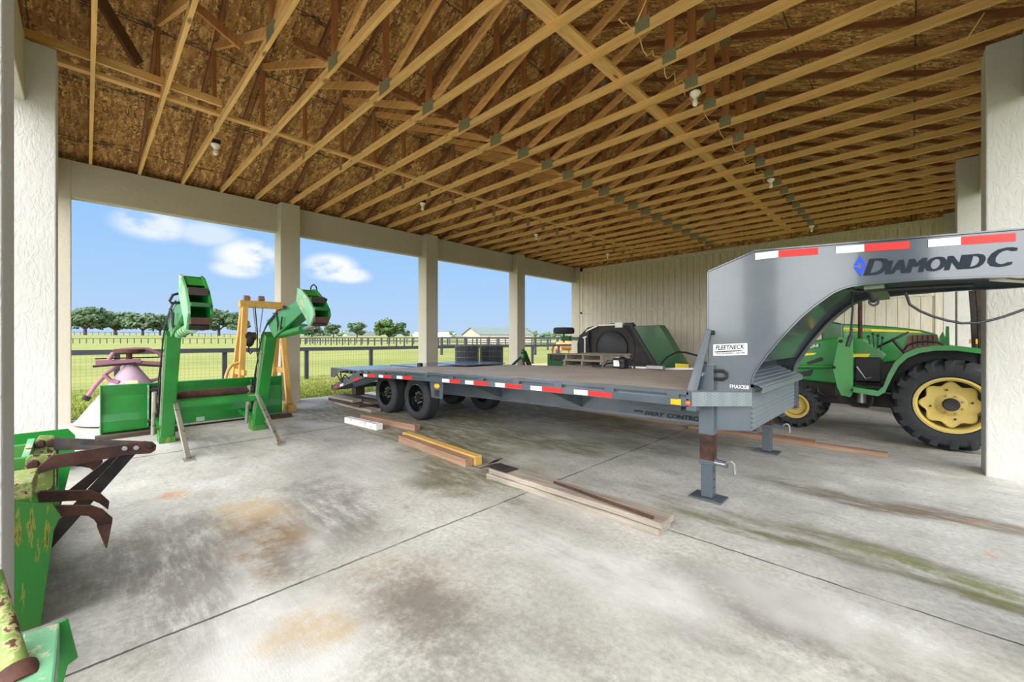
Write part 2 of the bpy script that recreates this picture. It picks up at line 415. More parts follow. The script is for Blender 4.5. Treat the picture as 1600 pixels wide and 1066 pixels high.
def thing(name, loc, label, cat, group=None):
    o = bpy.data.objects.new(name, None); COL.objects.link(o); o.location = loc; o.empty_display_size = .2
    return tag(o, label, cat, group)
def struct(o, label=None):
    o['kind'] = 'structure'
    if label: o['label'] = label
    return o
def copy_tree(o, parent=None):
    c = o.copy(); COL.objects.link(c)
    if parent is not None: c.parent = parent
    for ch in list(o.children): copy_tree(ch, c)
    return c
def text_mb(txt, size, origin, u, v, n, shear=0, bold=0, depth=.002, spacing=1.0, align='LEFT', width=None):
    cu = bpy.data.curves.new('lettering', 'FONT'); cu.body = txt; cu.size = 1; cu.shear = shear; cu.offset = bold; cu.space_character = spacing
    cu.align_x = align; cu.resolution_u = 3
    ob = bpy.data.objects.new('lettering', cu); COL.objects.link(ob)
    dg = bpy.context.evaluated_depsgraph_get(); me = bpy.data.meshes.new_from_object(ob.evaluated_get(dg))
    xs = [q.co.x for q in me.vertices]; w = max(xs) - min(xs); x0 = min(xs) if align == 'LEFT' else 0
    sx = size if width is None else width / w
    o = Vector(origin); u = Vector(u).normalized(); v = Vector(v).normalized(); n = Vector(n).normalized()
    m = MB(); m.add([o + u * (q.co.x - x0) * sx + v * q.co.y * size + n * depth for q in me.vertices], [list(p.vertices) for p in me.polygons])
    bpy.data.objects.remove(ob); bpy.data.curves.remove(cu); bpy.data.meshes.remove(me)
    return m
ORD = 'first second third fourth fifth sixth seventh eighth ninth tenth eleventh twelfth thirteenth fourteenth fifteenth sixteenth seventeenth eighteenth nineteenth twentieth twenty-first twenty-second twenty-third twenty-fourth twenty-fifth twenty-sixth'.split()
# ================================================================== BUILDING SHELL
XB, XBO = -9.80, -9.98            # inner / outer plane of the eave beam
ZB0, ZB1 = 3.67, 4.27             # underside / top of the beams
YBACK = 13.80
RIDGE = -4.47; XHL, XHR = -9.80, .80
SL = .4167; ANG = math.atan(SL)

m = MB(); m.box(-10.05, 1.0, -.66, 14.2, -.12, 0)
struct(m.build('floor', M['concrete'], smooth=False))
m = MB(); m.box(-12, 9, -10, -.66, -.12, -.01)
struct(m.build('driveway', M['concrete'], smooth=False))

def pillar(x0, x1, y0, y1, z1=ZB1, mat='stucco'):
    m = MB(); m.box(x0, x1, y0, y1, -.02, z1)
    o = m.build('pillar', M[mat], smooth=False, bevel=.012); return struct(o)
for i in range(4):
    y = 2.856 + 3.643 * i
    pillar(-9.97, -9.567, y, y + .388, mat='beam')  # darker copy of the white pillars' paint, shade put into its colour
pillar(-10.02, -9.79, -.62, -.17, mat='beam')
pillar(-6.56, -6.17, -.61, -.209)
pillar(-2.70, -2.35, -.61, -.209)
for y in (2.56, 6.20, 9.80):
    pillar(.53, .93, y, y + .39)
pillar(.53, .93, YBACK - .02, 14.19)
pillar(.53, .93, -.62, -.21)
m = MB(); m.box(XBO, XB, -.6, 14.15, ZB0, ZB1); struct(m.build('wall_left', M['beam'], smooth=False, bevel=.01))
m = MB(); m.box(.76, .92, -.6, 14.15, ZB0, ZB1); struct(m.build('wall_right', M['beam'], smooth=False, bevel=.01))
m = MB(); m.box(XBO, .92, -.6, -.41, ZB0, ZB1)
struct(m.build('wall_front', M['beam'], smooth=False, bevel=.01))
m = MB(); m.prism([(XBO, -.66, 4.2), (.95, -.66, 4.2), (.95, -.66, 4.37), (RIDGE, -.66, 6.67), (XBO, -.66, 4.37)], (0, .02, 0))
struct(m.build('wall_front', M['osb'], smooth=False))

# back wall: vertical grooved siding boards in two courses, a flashing strip between
m = MB(); m.box(-9.8, .95, YBACK + .045, YBACK + .1, 0, 4.2)
w = .203; x = -9.78
while x < .92:
    x1 = min(x + w - .009, .93)
    m.box(x, x1, YBACK + .02, YBACK + .05, .05, 2.39); m.box(x, x1, YBACK + .02, YBACK + .05, 2.46, 4.1)
    x += w
struct(m.build('wall_back', M['siding'], smooth=False))
m = MB(); m.box(-9.8, .95, YBACK, YBACK + .06, 2.385, 2.465); struct(m.build('trim_1', M['siding'], smooth=False, bevel=.004))
m = MB(); m.box(-9.8, .95, YBACK, YBACK + .06, 4.08, 4.2); struct(m.build('trim_2', M['siding'], smooth=False, bevel=.004))
m = MB(); m.box(-9.56, -9.44, YBACK, YBACK + .06, 0, 4.2); m.box(.40, .53, YBACK - .01, YBACK + .06, 0, 4.2)
struct(m.build('trim_3', M['siding'], smooth=False, bevel=.004))
m = MB(); m.box(-9.4, .4, YBACK - .05, YBACK + .03, 0, .12); struct(m.build('baseboard_back', M['siggrey'], smooth=False))
m = MB(); m.prism([(XBO, YBACK + .1, 4.1), (.95, YBACK + .1, 4.1), (.95, YBACK + .1, 4.37), (RIDGE, YBACK + .1, 6.67), (XBO, YBACK + .1, 4.37)], (0, .02, 0))
struct(m.build('wall_back', M['osb'], smooth=False))

# roof sheathing: two slopes, each flat in its own local frame
ZU = 4.44                          # underside of the sheathing above the heel
for s in (0, 1):
    xe = -10.65 if s == 0 else 1.68
    L = abs(RIDGE - xe) / cos(ANG)
    m = MB(); m.box(0, L, -.7, 14.4, 0, .014)
    o = struct(m.build('ceiling', M['osb'], smooth=False))
    z_e = ZU + (min(abs(xe - XHL), abs(xe - XHR)) * -SL)
    if s == 0: o.location = (xe, 0, z_e); o.rotation_euler = (0, -ANG, 0)
    else: o.location = (RIDGE, 0, z_e + L * sin(ANG)); o.rotation_euler = (0, ANG, 0)
m = MB(); m.box(-10.7, XBO + .02, -.7, 14.4, 3.98, 4.02); m.box(-10.72, -10.68, -.7, 14.4, 3.98, 4.16); struct(m.build('trim_4', M['beam'], smooth=False))
m = MB(); m.box(.90, 1.72, -.7, 14.4, 3.98, 4.02); m.box(1.68, 1.74, -.7, 14.4, 3.98, 4.16); struct(m.build('trim_5', M['beam'], smooth=False))

# ------------------------------------------------------------------ roof trusses
def make_truss():
    root = thing('roof_truss', (0, 0, 0), 'x', 'roof truss', 'roof trusses under the sheathing')
    tk = .038; ZC = ZB1 + .045
    def member(name, p0, p1, mat, h=.089):
        m = MB(); d = (Vector(p1) - Vector(p0)).normalized()
        m.bar(p0, p1, tk, h, (0, 0, 1) if abs(d.z) < .95 else (1, 0, 0)); return m.build(name, mat, root, smooth=False)
    member('bottom_chord', (XBO + .02, 0, ZC), (.91, 0, ZC), M['truss'][0])
    zh = ZU - .045 / cos(ANG)
    zt = lambda x: zh + (RIDGE - XHL - abs(x - RIDGE)) * SL
    member('top_chord', (-10.6, 0, zt(-10.6)), (RIDGE, 0, zt(RIDGE)), M['truss'][3])
    member('top_chord', (1.64, 0, zt(1.64)), (RIDGE, 0, zt(RIDGE)), M['truss'][3])
    nodes = (-7.07, RIDGE, -1.83)
    for x in nodes: member('web_post', (x, 0, ZC + .045), (x, 0, zt(x) - .05), M['truss'][2])
    for x in (nodes[0], nodes[2]):
        sg = 1 if x < RIDGE else -1
        member('web_diagonal', (RIDGE - sg * .05, 0, ZC + .06), (x + sg * .05, 0, zt(x) - .06), M['truss'][1])
    for x, w, h in ((nodes[0], .11, .10), (RIDGE, .24, .15), (nodes[2], .15, .13)):
        m = MB()
        for sg in (-1, 1): m.box(x - w / 2, x + w / 2, sg * .0195 - .001, sg * .0195 + .001, ZC - .04, ZC - .04 + h)
        m.build('gusset_plate', M['plate'], root, smooth=False)
    for x, dz in ((nodes[0], 0), (RIDGE, .0), (nodes[2], 0)):
        m = MB()
        for sg in (-1, 1): m.box(x - .07, x + .07, sg * .0195 - .001, sg * .0195 + .001, zt(x) - .13, zt(x) - .01)
        m.build('gusset_plate', M['plate'], root, smooth=False)
    return root
tr = make_truss(); NTR = 23
for k in range(-1, NTR):
    o = tr if k == -1 else copy_tree(tr)
    o.location = (0, -.56 if k == -1 else .05 + .605 * k, 0)
    o['label'] = ('bare pine roof truss standing on the front header, against the front gable' if k == -1 else
                  'bare pine roof truss, %s in from the front gable' % ORD[k] if k < NTR - 1 else 'bare pine roof truss nearest the white siding wall')

def board(name, p0, p1, w, h, mat, label, cat, group=None, up=(0, 0, 1)):
    m = MB(); c = (Vector(p0) + Vector(p1)) / 2; m.bar(p0, p1, w, h, up)
    o = m.build(name, mat, None, smooth=False, bevel=.003)
    me = o.data; me.transform(Matrix.Translation(-c)); o.location = c
    return tag(o, label, cat, group)
ZT = ZB1 + .09
G = 'braces nailed along the roof trusses'
board('lateral_brace', (-2.43, .4, ZT + .02), (-2.43, 13.6, ZT + .02), .14, .038, M['brace'], 'wide pale plank laid over the truss chords between the bulb row and centre posts', 'brace', G)
board('lateral_brace', (-6.68, -.5, ZT + .02), (-6.68, 13.6, ZT + .02), .089, .038, M['brace'], 'long narrow pine brace over the truss chords above the pasture-side bulbs', 'brace', G)
board('lateral_brace', (-6.33, -.55, ZT + .045), (-6.40, 1.22, ZT + .045), .038, .089, M['brace'], 'short doubled pine brace beside the narrow brace near the front gable', 'brace', G)
board('lateral_brace', (-4.62, 1.5, ZT + .10), (-4.62, 13.6, ZT + .10), .038, .089, M['truss'][3], 'darker pine brace nailed to the foot of the centre posts', 'brace', G)
a = onZ(216, 108, ZT + .12)
board('gable_brace', (a.x + .06, a.y, ZT + .155), (a.x + .96, -.5, 5.6), .038, .14, M['darkwood'], 'dark slanting plank rising from the doubled brace to the front gable', 'brace', G)
board('gable_brace', (-5.1, -.5, 5.3), (-5.1, 1.15, ZT + .10), .038, .089, M['truss'][2], 'brown slanting stick brace near the ridge at the front gable', 'brace', G)

# ------------------------------------------------------------------ bulbs and cables
def make_lamp():
    r = thing('bulb_lamp', (0, 0, 0), 'x', 'light bulb', 'bare bulbs under the trusses')
    m = MB(); m.box(-.055, .055, -.055, .055, -.012, .05); m.build('junction_box', M['black'], r, smooth=False, bevel=.006)
    m = MB(); m.lathe([(0, -.012), (.058, -.012), (.060, -.03), (.05, -.045), (.034, -.06), (.03, -.075), (0, -.075)], n=24); m.build('socket', M['porcelain'], r)
    m = MB(); m.lathe([(.014, -.07), (.016, -.09), (.026, -.115), (.031, -.135), (.029, -.155), (.018, -.172), (0, -.178)], n=20); m.build('glass_bulb', M['bulb'], r)
    return r
LP = [(-1.82, 5.06), (-1.82, 8.72), (-1.82, 12.58), (-7.42, 1.21), (-7.45, 4.95), (-7.40, 8.55), (-7.35, 12.05)]
LB = ['white bare bulb with porcelain socket over the grey gooseneck, largest of the bulbs', 'white bare bulb midway along the row over the gooseneck', 'small white bulb near the white siding wall above the tractors',
      'bare bulb above the green loader near the front gable', 'bare bulb over the opening behind the second pillar of the pasture side', 'tiny bulb over the trailer tail near the third pasture pillar', 'tiny bulb over the mower in the far corner by the siding']
lamp = make_lamp()
for i, ((x, y), lb) in enumerate(zip(LP, LB)):
    o = lamp if i == 0 else copy_tree(lamp)
    yk = .05 + .605 * round((y - .05) / .605) + .075
    o.location = (x, yk, ZB1 - .005); o['label'] = lb
for i, ((x, y0, y1), lb) in enumerate((((-1.87, 3.4, 5.0), 'yellow cable drooping along the truss plates to the largest bulb'), ((-1.87, 5.1, 8.7), 'yellow cable looping between the largest bulb and the middle one'))):
    pts = []
    n = 40
    for j in range(n + 1):
        y = y0 + (y1 - y0) * j / n; ph = (y - .05) / .605 * pi
        pts.append((x - .06 + .02 * sin(j * .9), y, ZB1 + .10 - .13 * abs(sin(ph + .3)) * (.6 + .4 * sin(j))))
    m = MB(); m.tube(pts, .006, 6); tag(m.build('power_cable', M['romex']), lb, 'cable', 'cables in the roof')
m = MB(); m.tube([(-1.5, 2.9, 4.9), (-1.65, 3.05, 4.6), (-1.7, 3.5, 4.42), (-1.83, 3.55, 4.3)], .007, 6)
tag(m.build('power_cable', M['romex']), 'pale cable hanging from the rafters beside the wide plank', 'cable', 'cables in the roof')
m = MB(); pts = [onY(1538, 20, 5.2), onY(1525, 40, 5.2), onY(1510, 62, 5.2)]
m.tube([(p.x, p.y, p.z) for p in pts], .005, 6); tag(m.build('power_cable', M['romex']), 'short yellow cable dangling by the nearest open-side pillar', 'cable', 'cables in the roof')

# ================================================================== OUTSIDE
def ground_z(d):
    K = [(0, -.06), (14, -.06), (20, -.02), (69, .40), (150, .5), (220, 3.0), (420, 5.0), (1200, 14)]
    for (a, za), (b, zb) in zip(K, K[1:]):
        if d <= b: return za + (zb - za) * (d - a) / (b - a)
    return K[-1][1]
def gz(p): return ground_z(sqrt(p[0] ** 2 + p[1] ** 2))
m = MB(); R = [0.01, 6, 10, 14, 17, 20, 28, 40, 54, 69, 90, 120, 150, 175, 200, 220, 300, 420, 700, 1200]; n = 72
vs = []; fs = []
for r in R:
    for j in range(n): vs.append((r * cos(2 * pi * j / n), r * sin(2 * pi * j / n), ground_z(r)))
for i in range(len(R) - 1):
    for j in range(n): fs.append((i * n + j, i * n + (j + 1) % n, (i + 1) * n + (j + 1) % n, (i + 1) * n + j))
m.add(vs, fs); o = m.build('field', M['field'], angle=180); struct(o)
# short grass between the slab and the paddock fence
XFB = lambda x: x if abs(x + 15.35) > .12 else x + .3
m = MB(); rg = random.Random(3); vs = []; fs = []
for i in range(42000):
    x = -10.08 - 6.5 * rg.random() ** 1.5; y = rg.uniform(-1.6, 9.0); x = XFB(x); h = rg.uniform(.03, .085); a = rg.uniform(0, 2 * pi); w = rg.uniform(.006, .014)
    lx, ly = rg.uniform(-.05, .05), rg.uniform(-.05, .05); k = len(vs); z = -.065
    vs += [(x - w * cos(a), y - w * sin(a), z), (x + w * cos(a), y + w * sin(a), z), (x + lx, y + ly, z + h)]; fs.append((k, k + 1, k + 2))
m.add(vs, fs); tag(m.build('grass', M['blades'], smooth=False), 'short yellow-green grass between slab and paddock fence', 'grass', kind='stuff')

# near paddock fence: one top board, square posts, woven wire
XF = -15.3
fr = thing('paddock_fence', (XF, 8, 0), 'dark board and wire fence standing closest beyond the open side', 'fence')
m = MB(); m.box(XF - .02, XF + .02, -4, 34, .96, 1.09); m.build('rail', M['fence'], fr, smooth=False)
for i in range(16):
    y = 5.42 + 2.42 * (i - 4); m = MB(); m.box(XF - .11, XF - .02, y - .06, y + .06, -.1, 1.07); m.build('fence_post', M['fence'], fr, smooth=False)
m = MB(); y = -4
while y < 30:
    m.box(XF + .02, XF + .0245, y - .0013, y + .0013, 0, .97); y += .10
for i in range(11): m.box(XF + .02, XF + .0245, -4, 30, .05 + .09 * i, .0525 + .09 * i)
m.build('wire_mesh', M['wire'], fr, smooth=False)
def far_fence(pts, nposts, label, h=1.25, boards=(1.18,), w=.14):
    P = [Vector((p.x, p.y, gz(p))) for p in pts]
    root = thing('pasture_fence', P[0], label, 'fence', 'fences across the pasture')
    segs = list(zip(P, P[1:])); L = [(b - a).length for a, b in segs]; tot = sum(L)
    def at(s):
        for (a, b), l in zip(segs, L):
            if s <= l: q = a.lerp(b, s / l); return Vector((q.x, q.y, gz(q)))
            s -= l
        return P[-1]
    for z in boards:
        m = MB()
        for i in range(nposts - 1):
            a = at(tot * i / (nposts - 1)); b = at(tot * (i + 1) / (nposts - 1)); m.bar(a + Vector((0, 0, z)), b + Vector((0, 0, z)), .05, w)
        m.build('rail', M['fence'], root, smooth=False)
    for i in range(nposts):
        a = at(tot * i / (nposts - 1)); m = MB(); m.box(a.x - .08, a.x + .08, a.y - .08, a.y + .08, a.z - .1, a.z + h); m.build('fence_post', M['fence'], root, smooth=False)
far_fence([atT(20, 100), atT(380, 96), atT(500, 92)], 46, 'dark post and rail fence running below the row of oaks')
far_fence([atT(455, 84), atT(560, 70), atT(690, 58), atT(800, 50), atT(900, 44)], 36, 'dark paddock fence crossing the middle pasture in front of the beige barn', 1.35, (1.28, .75))
far_fence([atT(40, 170), atT(420, 165)], 40, 'faint distant fence at the feet of the oak row', 1.4, (1.3,), .12)
far_fence([atT(480, 104), atT(700, 86), atT(860, 76)], 36, 'thin far fence behind the middle paddock', 1.5, (1.4, .8), .14)
far_fence([atT(690, 34), atT(820, 34), atT(905, 35)], 7, 'dark two-rail fence behind the grazing horse', 1.5, (1.42, .8))

# trees
def tree(px, t, top, half, seed, mat, label, flat=.55, trunk=True, group='oaks in the distant row'):
    p = atT(px, t); p.z = gz(p); rg = random.Random(seed)
    H = (EYE + (HOR - top) / FOC * t) - p.z; W = half / FOC * t * sqrt(1 + ((px - 800) / FOC) ** 2) * .92
    root = thing('tree' if not trunk else 'oak_tree', p, label, 'tree', group)
    m = MB(); vs = []; fs = []; zc = H * (.60 if trunk else .5); hz = H * (.40 if trunk else .5)
    blobs = []
    for i in range(20):
        a = rg.uniform(0, 2 * pi); r = sqrt(rg.random()) * .72; u = rg.uniform(-.75, .72)
        blobs.append(Vector((W * r * cos(a), W * r * sin(a), zc + hz * u * (1 - .5 * r * r))))
    for b in blobs:
        R = W * rg.uniform(.24, .40)
        for j in range(95):
            d = Vector((rg.gauss(0, 1), rg.gauss(0, 1), rg.gauss(0, 1))).normalized(); q = b + Vector((d.x * R, d.y * R, d.z * R * flat)) * rg.uniform(.55, 1.05)
            s = W * rg.uniform(.045, .10); n1 = (d + Vector((rg.uniform(-.8, .8), rg.uniform(-.8, .8), rg.uniform(-.8, .8)))).normalized(); e1 = n1.orthogonal().normalized(); e2 = n1.cross(e1)
            k = len(vs); q += p; vs += [q + e1 * s, q + e2 * s * .8, q - e1 * s, q - e2 * s * .8]; fs.append((k, k + 1, k + 2, k + 3))
    m.add(vs, fs); m.build('crown', mat, root, smooth=False)
    if trunk:
        m = MB(); r0 = W * .05
        m.tube([p + Vector((0, 0, -.2)), p + Vector((.1, 0, H * .22)), p + Vector((.05, .1, H * .5))], [r0 * 1.3, r0, r0 * .6], 8)
        for i in range(5):
            a = i * 1.3 + seed; m.tube([p + Vector((.05, 0, H * .2)), p + Vector((cos(a) * W * .3, sin(a) * W * .3, H * .42)), p + Vector((cos(a) * W * .55, sin(a) * W * .55, H * .6))], [r0 * .7, r0 * .4, r0 * .15], 6)
        m.build('trunk', M['bark'], root)
T1 = [(92, 481, 22), (133, 478, 28), (180, 485, 28), (223, 487, 24), (250, 490, 22), (300, 492, 20), (342, 484, 30), (372, 494, 16)]
for i, (px, top, half) in enumerate(T1):
    tree(px, 194 if i % 2 else 234, top, half, 11 + i, M['leaf_oak'], 'broad oak in the distant row along the pasture, %s counting from the white front pillars' % ORD[i])
tree(608, 108, 495, 27, 41, M['leaf_near'], 'big round bright green tree between the second and third pillars', trunk=True, group='trees around the middle pasture')
T2 = [(487, 507, 20), (521, 505, 17), (558, 504, 19), (634, 515, 9)]
for i, (px, top, half) in enumerate(T2):
    tree(px, 190, top, half, 31 + i, M['leaf_oak'], ['hazy oak just past the loader arm bracket', 'rounded oak next to the teal shed roof', 'wide oak behind the teal shed roof', 'small oak tucked against the big round tree'][i], group='trees around the middle pasture')
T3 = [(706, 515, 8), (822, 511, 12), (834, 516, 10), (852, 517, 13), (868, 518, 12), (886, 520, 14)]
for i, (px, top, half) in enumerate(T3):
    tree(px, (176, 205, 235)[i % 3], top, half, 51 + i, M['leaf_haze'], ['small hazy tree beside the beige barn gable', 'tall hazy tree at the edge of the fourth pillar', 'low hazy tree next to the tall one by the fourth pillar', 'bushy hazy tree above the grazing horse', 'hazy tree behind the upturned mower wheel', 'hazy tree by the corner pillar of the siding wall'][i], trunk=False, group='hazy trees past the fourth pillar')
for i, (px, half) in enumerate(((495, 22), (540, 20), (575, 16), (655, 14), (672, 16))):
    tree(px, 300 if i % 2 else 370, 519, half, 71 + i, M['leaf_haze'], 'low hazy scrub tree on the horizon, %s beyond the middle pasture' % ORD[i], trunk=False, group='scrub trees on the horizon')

# beige barn, far sheds
def gabled(name, px0, px1, t, eave, ridge, gablepx, wall, roof, label, cat, yaw_depth=9):
    a = atT(px0, t); g = atT(gablepx, t * .96); b = atT(px1, t * .98)
    base = min(gz(a), gz(g), gz(b)) - .2
    ze = EYE + (HOR - eave) / FOC * t; zr = EYE + (HOR - ridge) / FOC * t
    root = thing(name, (g.x, g.y, base), label, cat)
    A = Vector((a.x, a.y, 0)); Gc = Vector((g.x, g.y, 0)); B = Vector((b.x, b.y, 0)); D = B - Gc; mid = (A + Gc) / 2
    m = MB(); up = lambda v, z: Vector((v.x, v.y, z))
    m.prism([up(A, base), up(Gc, base), up(Gc, ze), up(mid, zr), up(A, ze)], D); m.build('wall', wall, root, smooth=False)
    m = MB(); o = (Gc - A).normalized() * .35; dn = D.normalized() * .35
    for e, sg in ((A, -1), (Gc, 1)):
        m.prism([up(e + o * sg - dn, ze - .12), up(mid - dn, zr + .04), up(mid - dn, zr + .22), up(e + o * sg - dn, ze + .06)], D + dn * 2)
    m.build('roof', roof, root, smooth=False)
gabled('barn', 724, 830, 100, 523, 513, 750, M['cream'], M['roofgreen'], 'beige barn with pale green metal roof beyond the paddock fences', 'barn')
gabled('shed', 535, 590, 240, 524, 520.5, 543, M['cream'], M['roofgreen'], 'far shed with teal roof under the oaks', 'shed')
gabled('greenhouse', 645, 712, 230, 523.5, 520.5, 652, M['white'], M['white'], 'long low white building on the horizon behind the third pillar', 'building')

# chestnut horse grazing behind the fence
hp = atT(868, 26.6); hp.y += .95; hz = gz(hp)
hr = thing('horse', (hp.x, hp.y, hz), 'chestnut horse with dark tail standing behind the fence by the corner pillar', 'horse')
hx = Vector((0, 1, 0)); fw = Vector((-hx.y, hx.x, 0)); HB = Vector((hp.x, hp.y, hz))
def hpnt(a, z, s=0): return HB + hx * a * 1.15 + fw * s * 1.15 + Vector((0, 0, z * .90))
def skin_body(name, nodes, edges, mat, parent, root=0, sub=2):
    off = Vector(parent.location); me = bpy.data.meshes.new(name)
    me.from_pydata([Vector(p) - off for p, r in nodes], edges, [])
    o = bpy.data.objects.new(name, me); COL.objects.link(o); o.parent = parent
    sk = o.modifiers.new('skin', 'SKIN'); sk.use_smooth_shade = True
    for v, (p, r) in zip(me.skin_vertices[0].data, nodes): v.radius = r if isinstance(r, tuple) else (r, r)
    me.skin_vertices[0].data[root].use_root = True
    sb = o.modifiers.new('subdivision', 'SUBSURF'); sb.levels = sb.render_levels = sub
    me.materials.append(mat); return o
N = [(hpnt(-.62, 1.12), .32), (hpnt(-.2, 1.04), .35), (hpnt(.25, 1.04), .35), (hpnt(.62, 1.08), .31), (hpnt(.95, 1.05), .15), (hpnt(1.3, .75), .12), (hpnt(1.5, .5), .12), (hpnt(1.62, .18), .07)]
Eg = [(i, i + 1) for i in range(7)]
for a, sd, hind in ((-.66, .16, 1), (-.60, -.16, 1), (.60, .15, 0), (.66, -.15, 0)):
    k = len(N); j = 0 if hind else 3
    if hind: N += [(hpnt(a, .82, sd), .13), (hpnt(a - .08, .50, sd), .07), (hpnt(a - .02, .12, sd), .05), (hpnt(a + .03, .03, sd), .06)]
    else: N += [(hpnt(a, .78, sd), .10), (hpnt(a + .02, .48, sd), .06), (hpnt(a, .12, sd), .045), (hpnt(a + .04, .03, sd), .06)]
    Eg += [(j, k), (k, k + 1), (k + 1, k + 2), (k + 2, k + 3)]
for sd in (.07, -.07):
    k = len(N); N.append((hpnt(1.34, .92, sd), .03)); Eg.append((6, k))
skin_body('body', N, Eg, M['horse'], hr, 1)
m = MB(); m.tube([hpnt(-.80, 1.25), hpnt(-.95, 1.12), hpnt(-1.08, .8), hpnt(-1.12, .45)], [.04, .07, .08, .02], 8); m.build('tail', M['hair'], hr)
m = MB(); m.tube([hpnt(.72, 1.34), hpnt(1.0, 1.2), hpnt(1.28, .93)], [.03, .05, .02], 6); m.build('mane', M['hair'], hr)

# ================================================================== LIGHT
W = bpy.data.worlds.new('sky'); SC.world = W; W.use_nodes = True
t = W.node_tree; t.nodes.clear()
def wn(typ, **k):
    nd = t.nodes.new(typ)
    for a, b in k.items(): setattr(nd, a, b)
    return nd
tc = wn('ShaderNodeTexCoord'); D = tc.outputs['Generated']
sx = wn('ShaderNodeSeparateXYZ'); t.links.new(D, sx.inputs[0])
rp = wn('ShaderNodeValToRGB'); t.links.new(sx.outputs[2], rp.inputs[0]); e = rp.color_ramp.elements
e[0].position = 0; e[0].color = lin(184, 208, 236); e[1].position = .8; e[1].color = lin(96, 158, 232)
x = e.new(.10); x.color = lin(168, 204, 242); x = e.new(.32); x.color = lin(134, 188, 246)
nz = wn('ShaderNodeTexNoise'); nz.inputs['Scale'].default_value = 9; nz.inputs['Detail'].default_value = 7; nz.inputs['Roughness'].default_value = .6
mp = wn('ShaderNodeMapping'); mp.inputs['Scale'].default_value = (1, 1, 1.7); t.links.new(D, mp.inputs[0]); t.links.new(mp.outputs[0], nz.inputs[0])
cl = None
def mth(op, a, b):
    q = wn('ShaderNodeMath', operation=op)
    for i, v in enumerate((a, b)):
        if hasattr(v, 'links'): t.links.new(v, q.inputs[i])
        else: q.inputs[i].default_value = v
    return q.outputs[0]
def mr(v, a, b, c, d):
    q = wn('ShaderNodeMapRange', interpolation_type='SMOOTHSTEP'); t.links.new(v, q.inputs[0])
    for i, z in enumerate((a, b, c, d)): q.inputs[i + 1].default_value = z
    return q.outputs[0]
for (px, py, rx, rz, s) in ((388, 400, .062, .036, 1.0), (372, 420, .05, .02, .8), (518, 418, .06, .032, 1.0), (545, 430, .05, .02, .9), (240, 352, .06, .03, .75), (325, 366, .06, .025, .55), (1900, 250, .5, .2, .8)):
    d = ray(px, py).normalized()
    v = wn('ShaderNodeVectorMath', operation='SUBTRACT'); t.links.new(D, v.inputs[0]); v.inputs[1].default_value = d
    u = wn('ShaderNodeVectorMath', operation='MULTIPLY'); t.links.new(v.outputs[0], u.inputs[0]); u.inputs[1].default_value = (1 / rx, 1 / rx, 1 / rz)
    ln = wn('ShaderNodeVectorMath', operation='LENGTH'); t.links.new(u.outputs[0], ln.inputs[0])
    f = mth('MULTIPLY', mr(ln.outputs['Value'], .45, 1.15, s, 0), mr(nz.outputs['Fac'], .28, .50, 0, 1))
    cl = f if cl is None else mth('MAXIMUM', cl, f)
mx = wn('ShaderNodeMix', data_type='RGBA'); t.links.new(cl, mx.inputs['Factor']); t.links.new(rp.outputs[0], mx.inputs[6]); mx.inputs[7].default_value = lin(246, 249, 254)
# glow added to the unseen sky behind the photographer, to light the interior
gd = Vector((.30, -.80, .52)).normalized()
dt = wn('ShaderNodeVectorMath', operation='DOT_PRODUCT'); nrm = wn('ShaderNodeVectorMath', operation='NORMALIZE'); t.links.new(D, nrm.inputs[0]); t.links.new(nrm.outputs[0], dt.inputs[0]); dt.inputs[1].default_value = gd
GLOW = 6.0
lobe = mr(dt.outputs['Value'], .0, .95, 0, 1)
lobe = mth('MULTIPLY', lobe, GLOW)
gl = wn('ShaderNodeMix', data_type='RGBA', blend_type='ADD'); gl.inputs['Factor'].default_value = 1
t.links.new(mx.outputs[2], gl.inputs[6])
gc = wn('ShaderNodeMix', data_type='RGBA', blend_type='MULTIPLY'); gc.inputs['Factor'].default_value = 1; gc.inputs[6].default_value = (1, .97, .92, 1)
cb = wn('ShaderNodeCombineXYZ')
for i in range(3): t.links.new(lobe, cb.inputs[i])
t.links.new(cb.outputs[0], gc.inputs[7]); t.links.new(gc.outputs[2], gl.inputs[7])
bg = wn('ShaderNodeBackground'); t.links.new(gl.outputs[2], bg.inputs[0]); bg.inputs[1].default_value = 1.0
wo = wn('ShaderNodeOutputWorld'); t.links.new(bg.outputs[0], wo.inputs[0])
W.cycles.sampling_method = 'MANUAL'; W.cycles.sample_map_resolution = 1024
SC.view_settings.view_transform = 'Standard'; SC.view_settings.look = 'None'; SC.view_settings.gamma = 1; SC.view_settings.use_curve_mapping = False
SC.view_settings.exposure = 0.12
SC.cycles.use_denoising = True
SC.cycles.diffuse_bounces = 6; SC.cycles.max_bounces = 10; SC.cycles.sample_clamp_indirect = 8
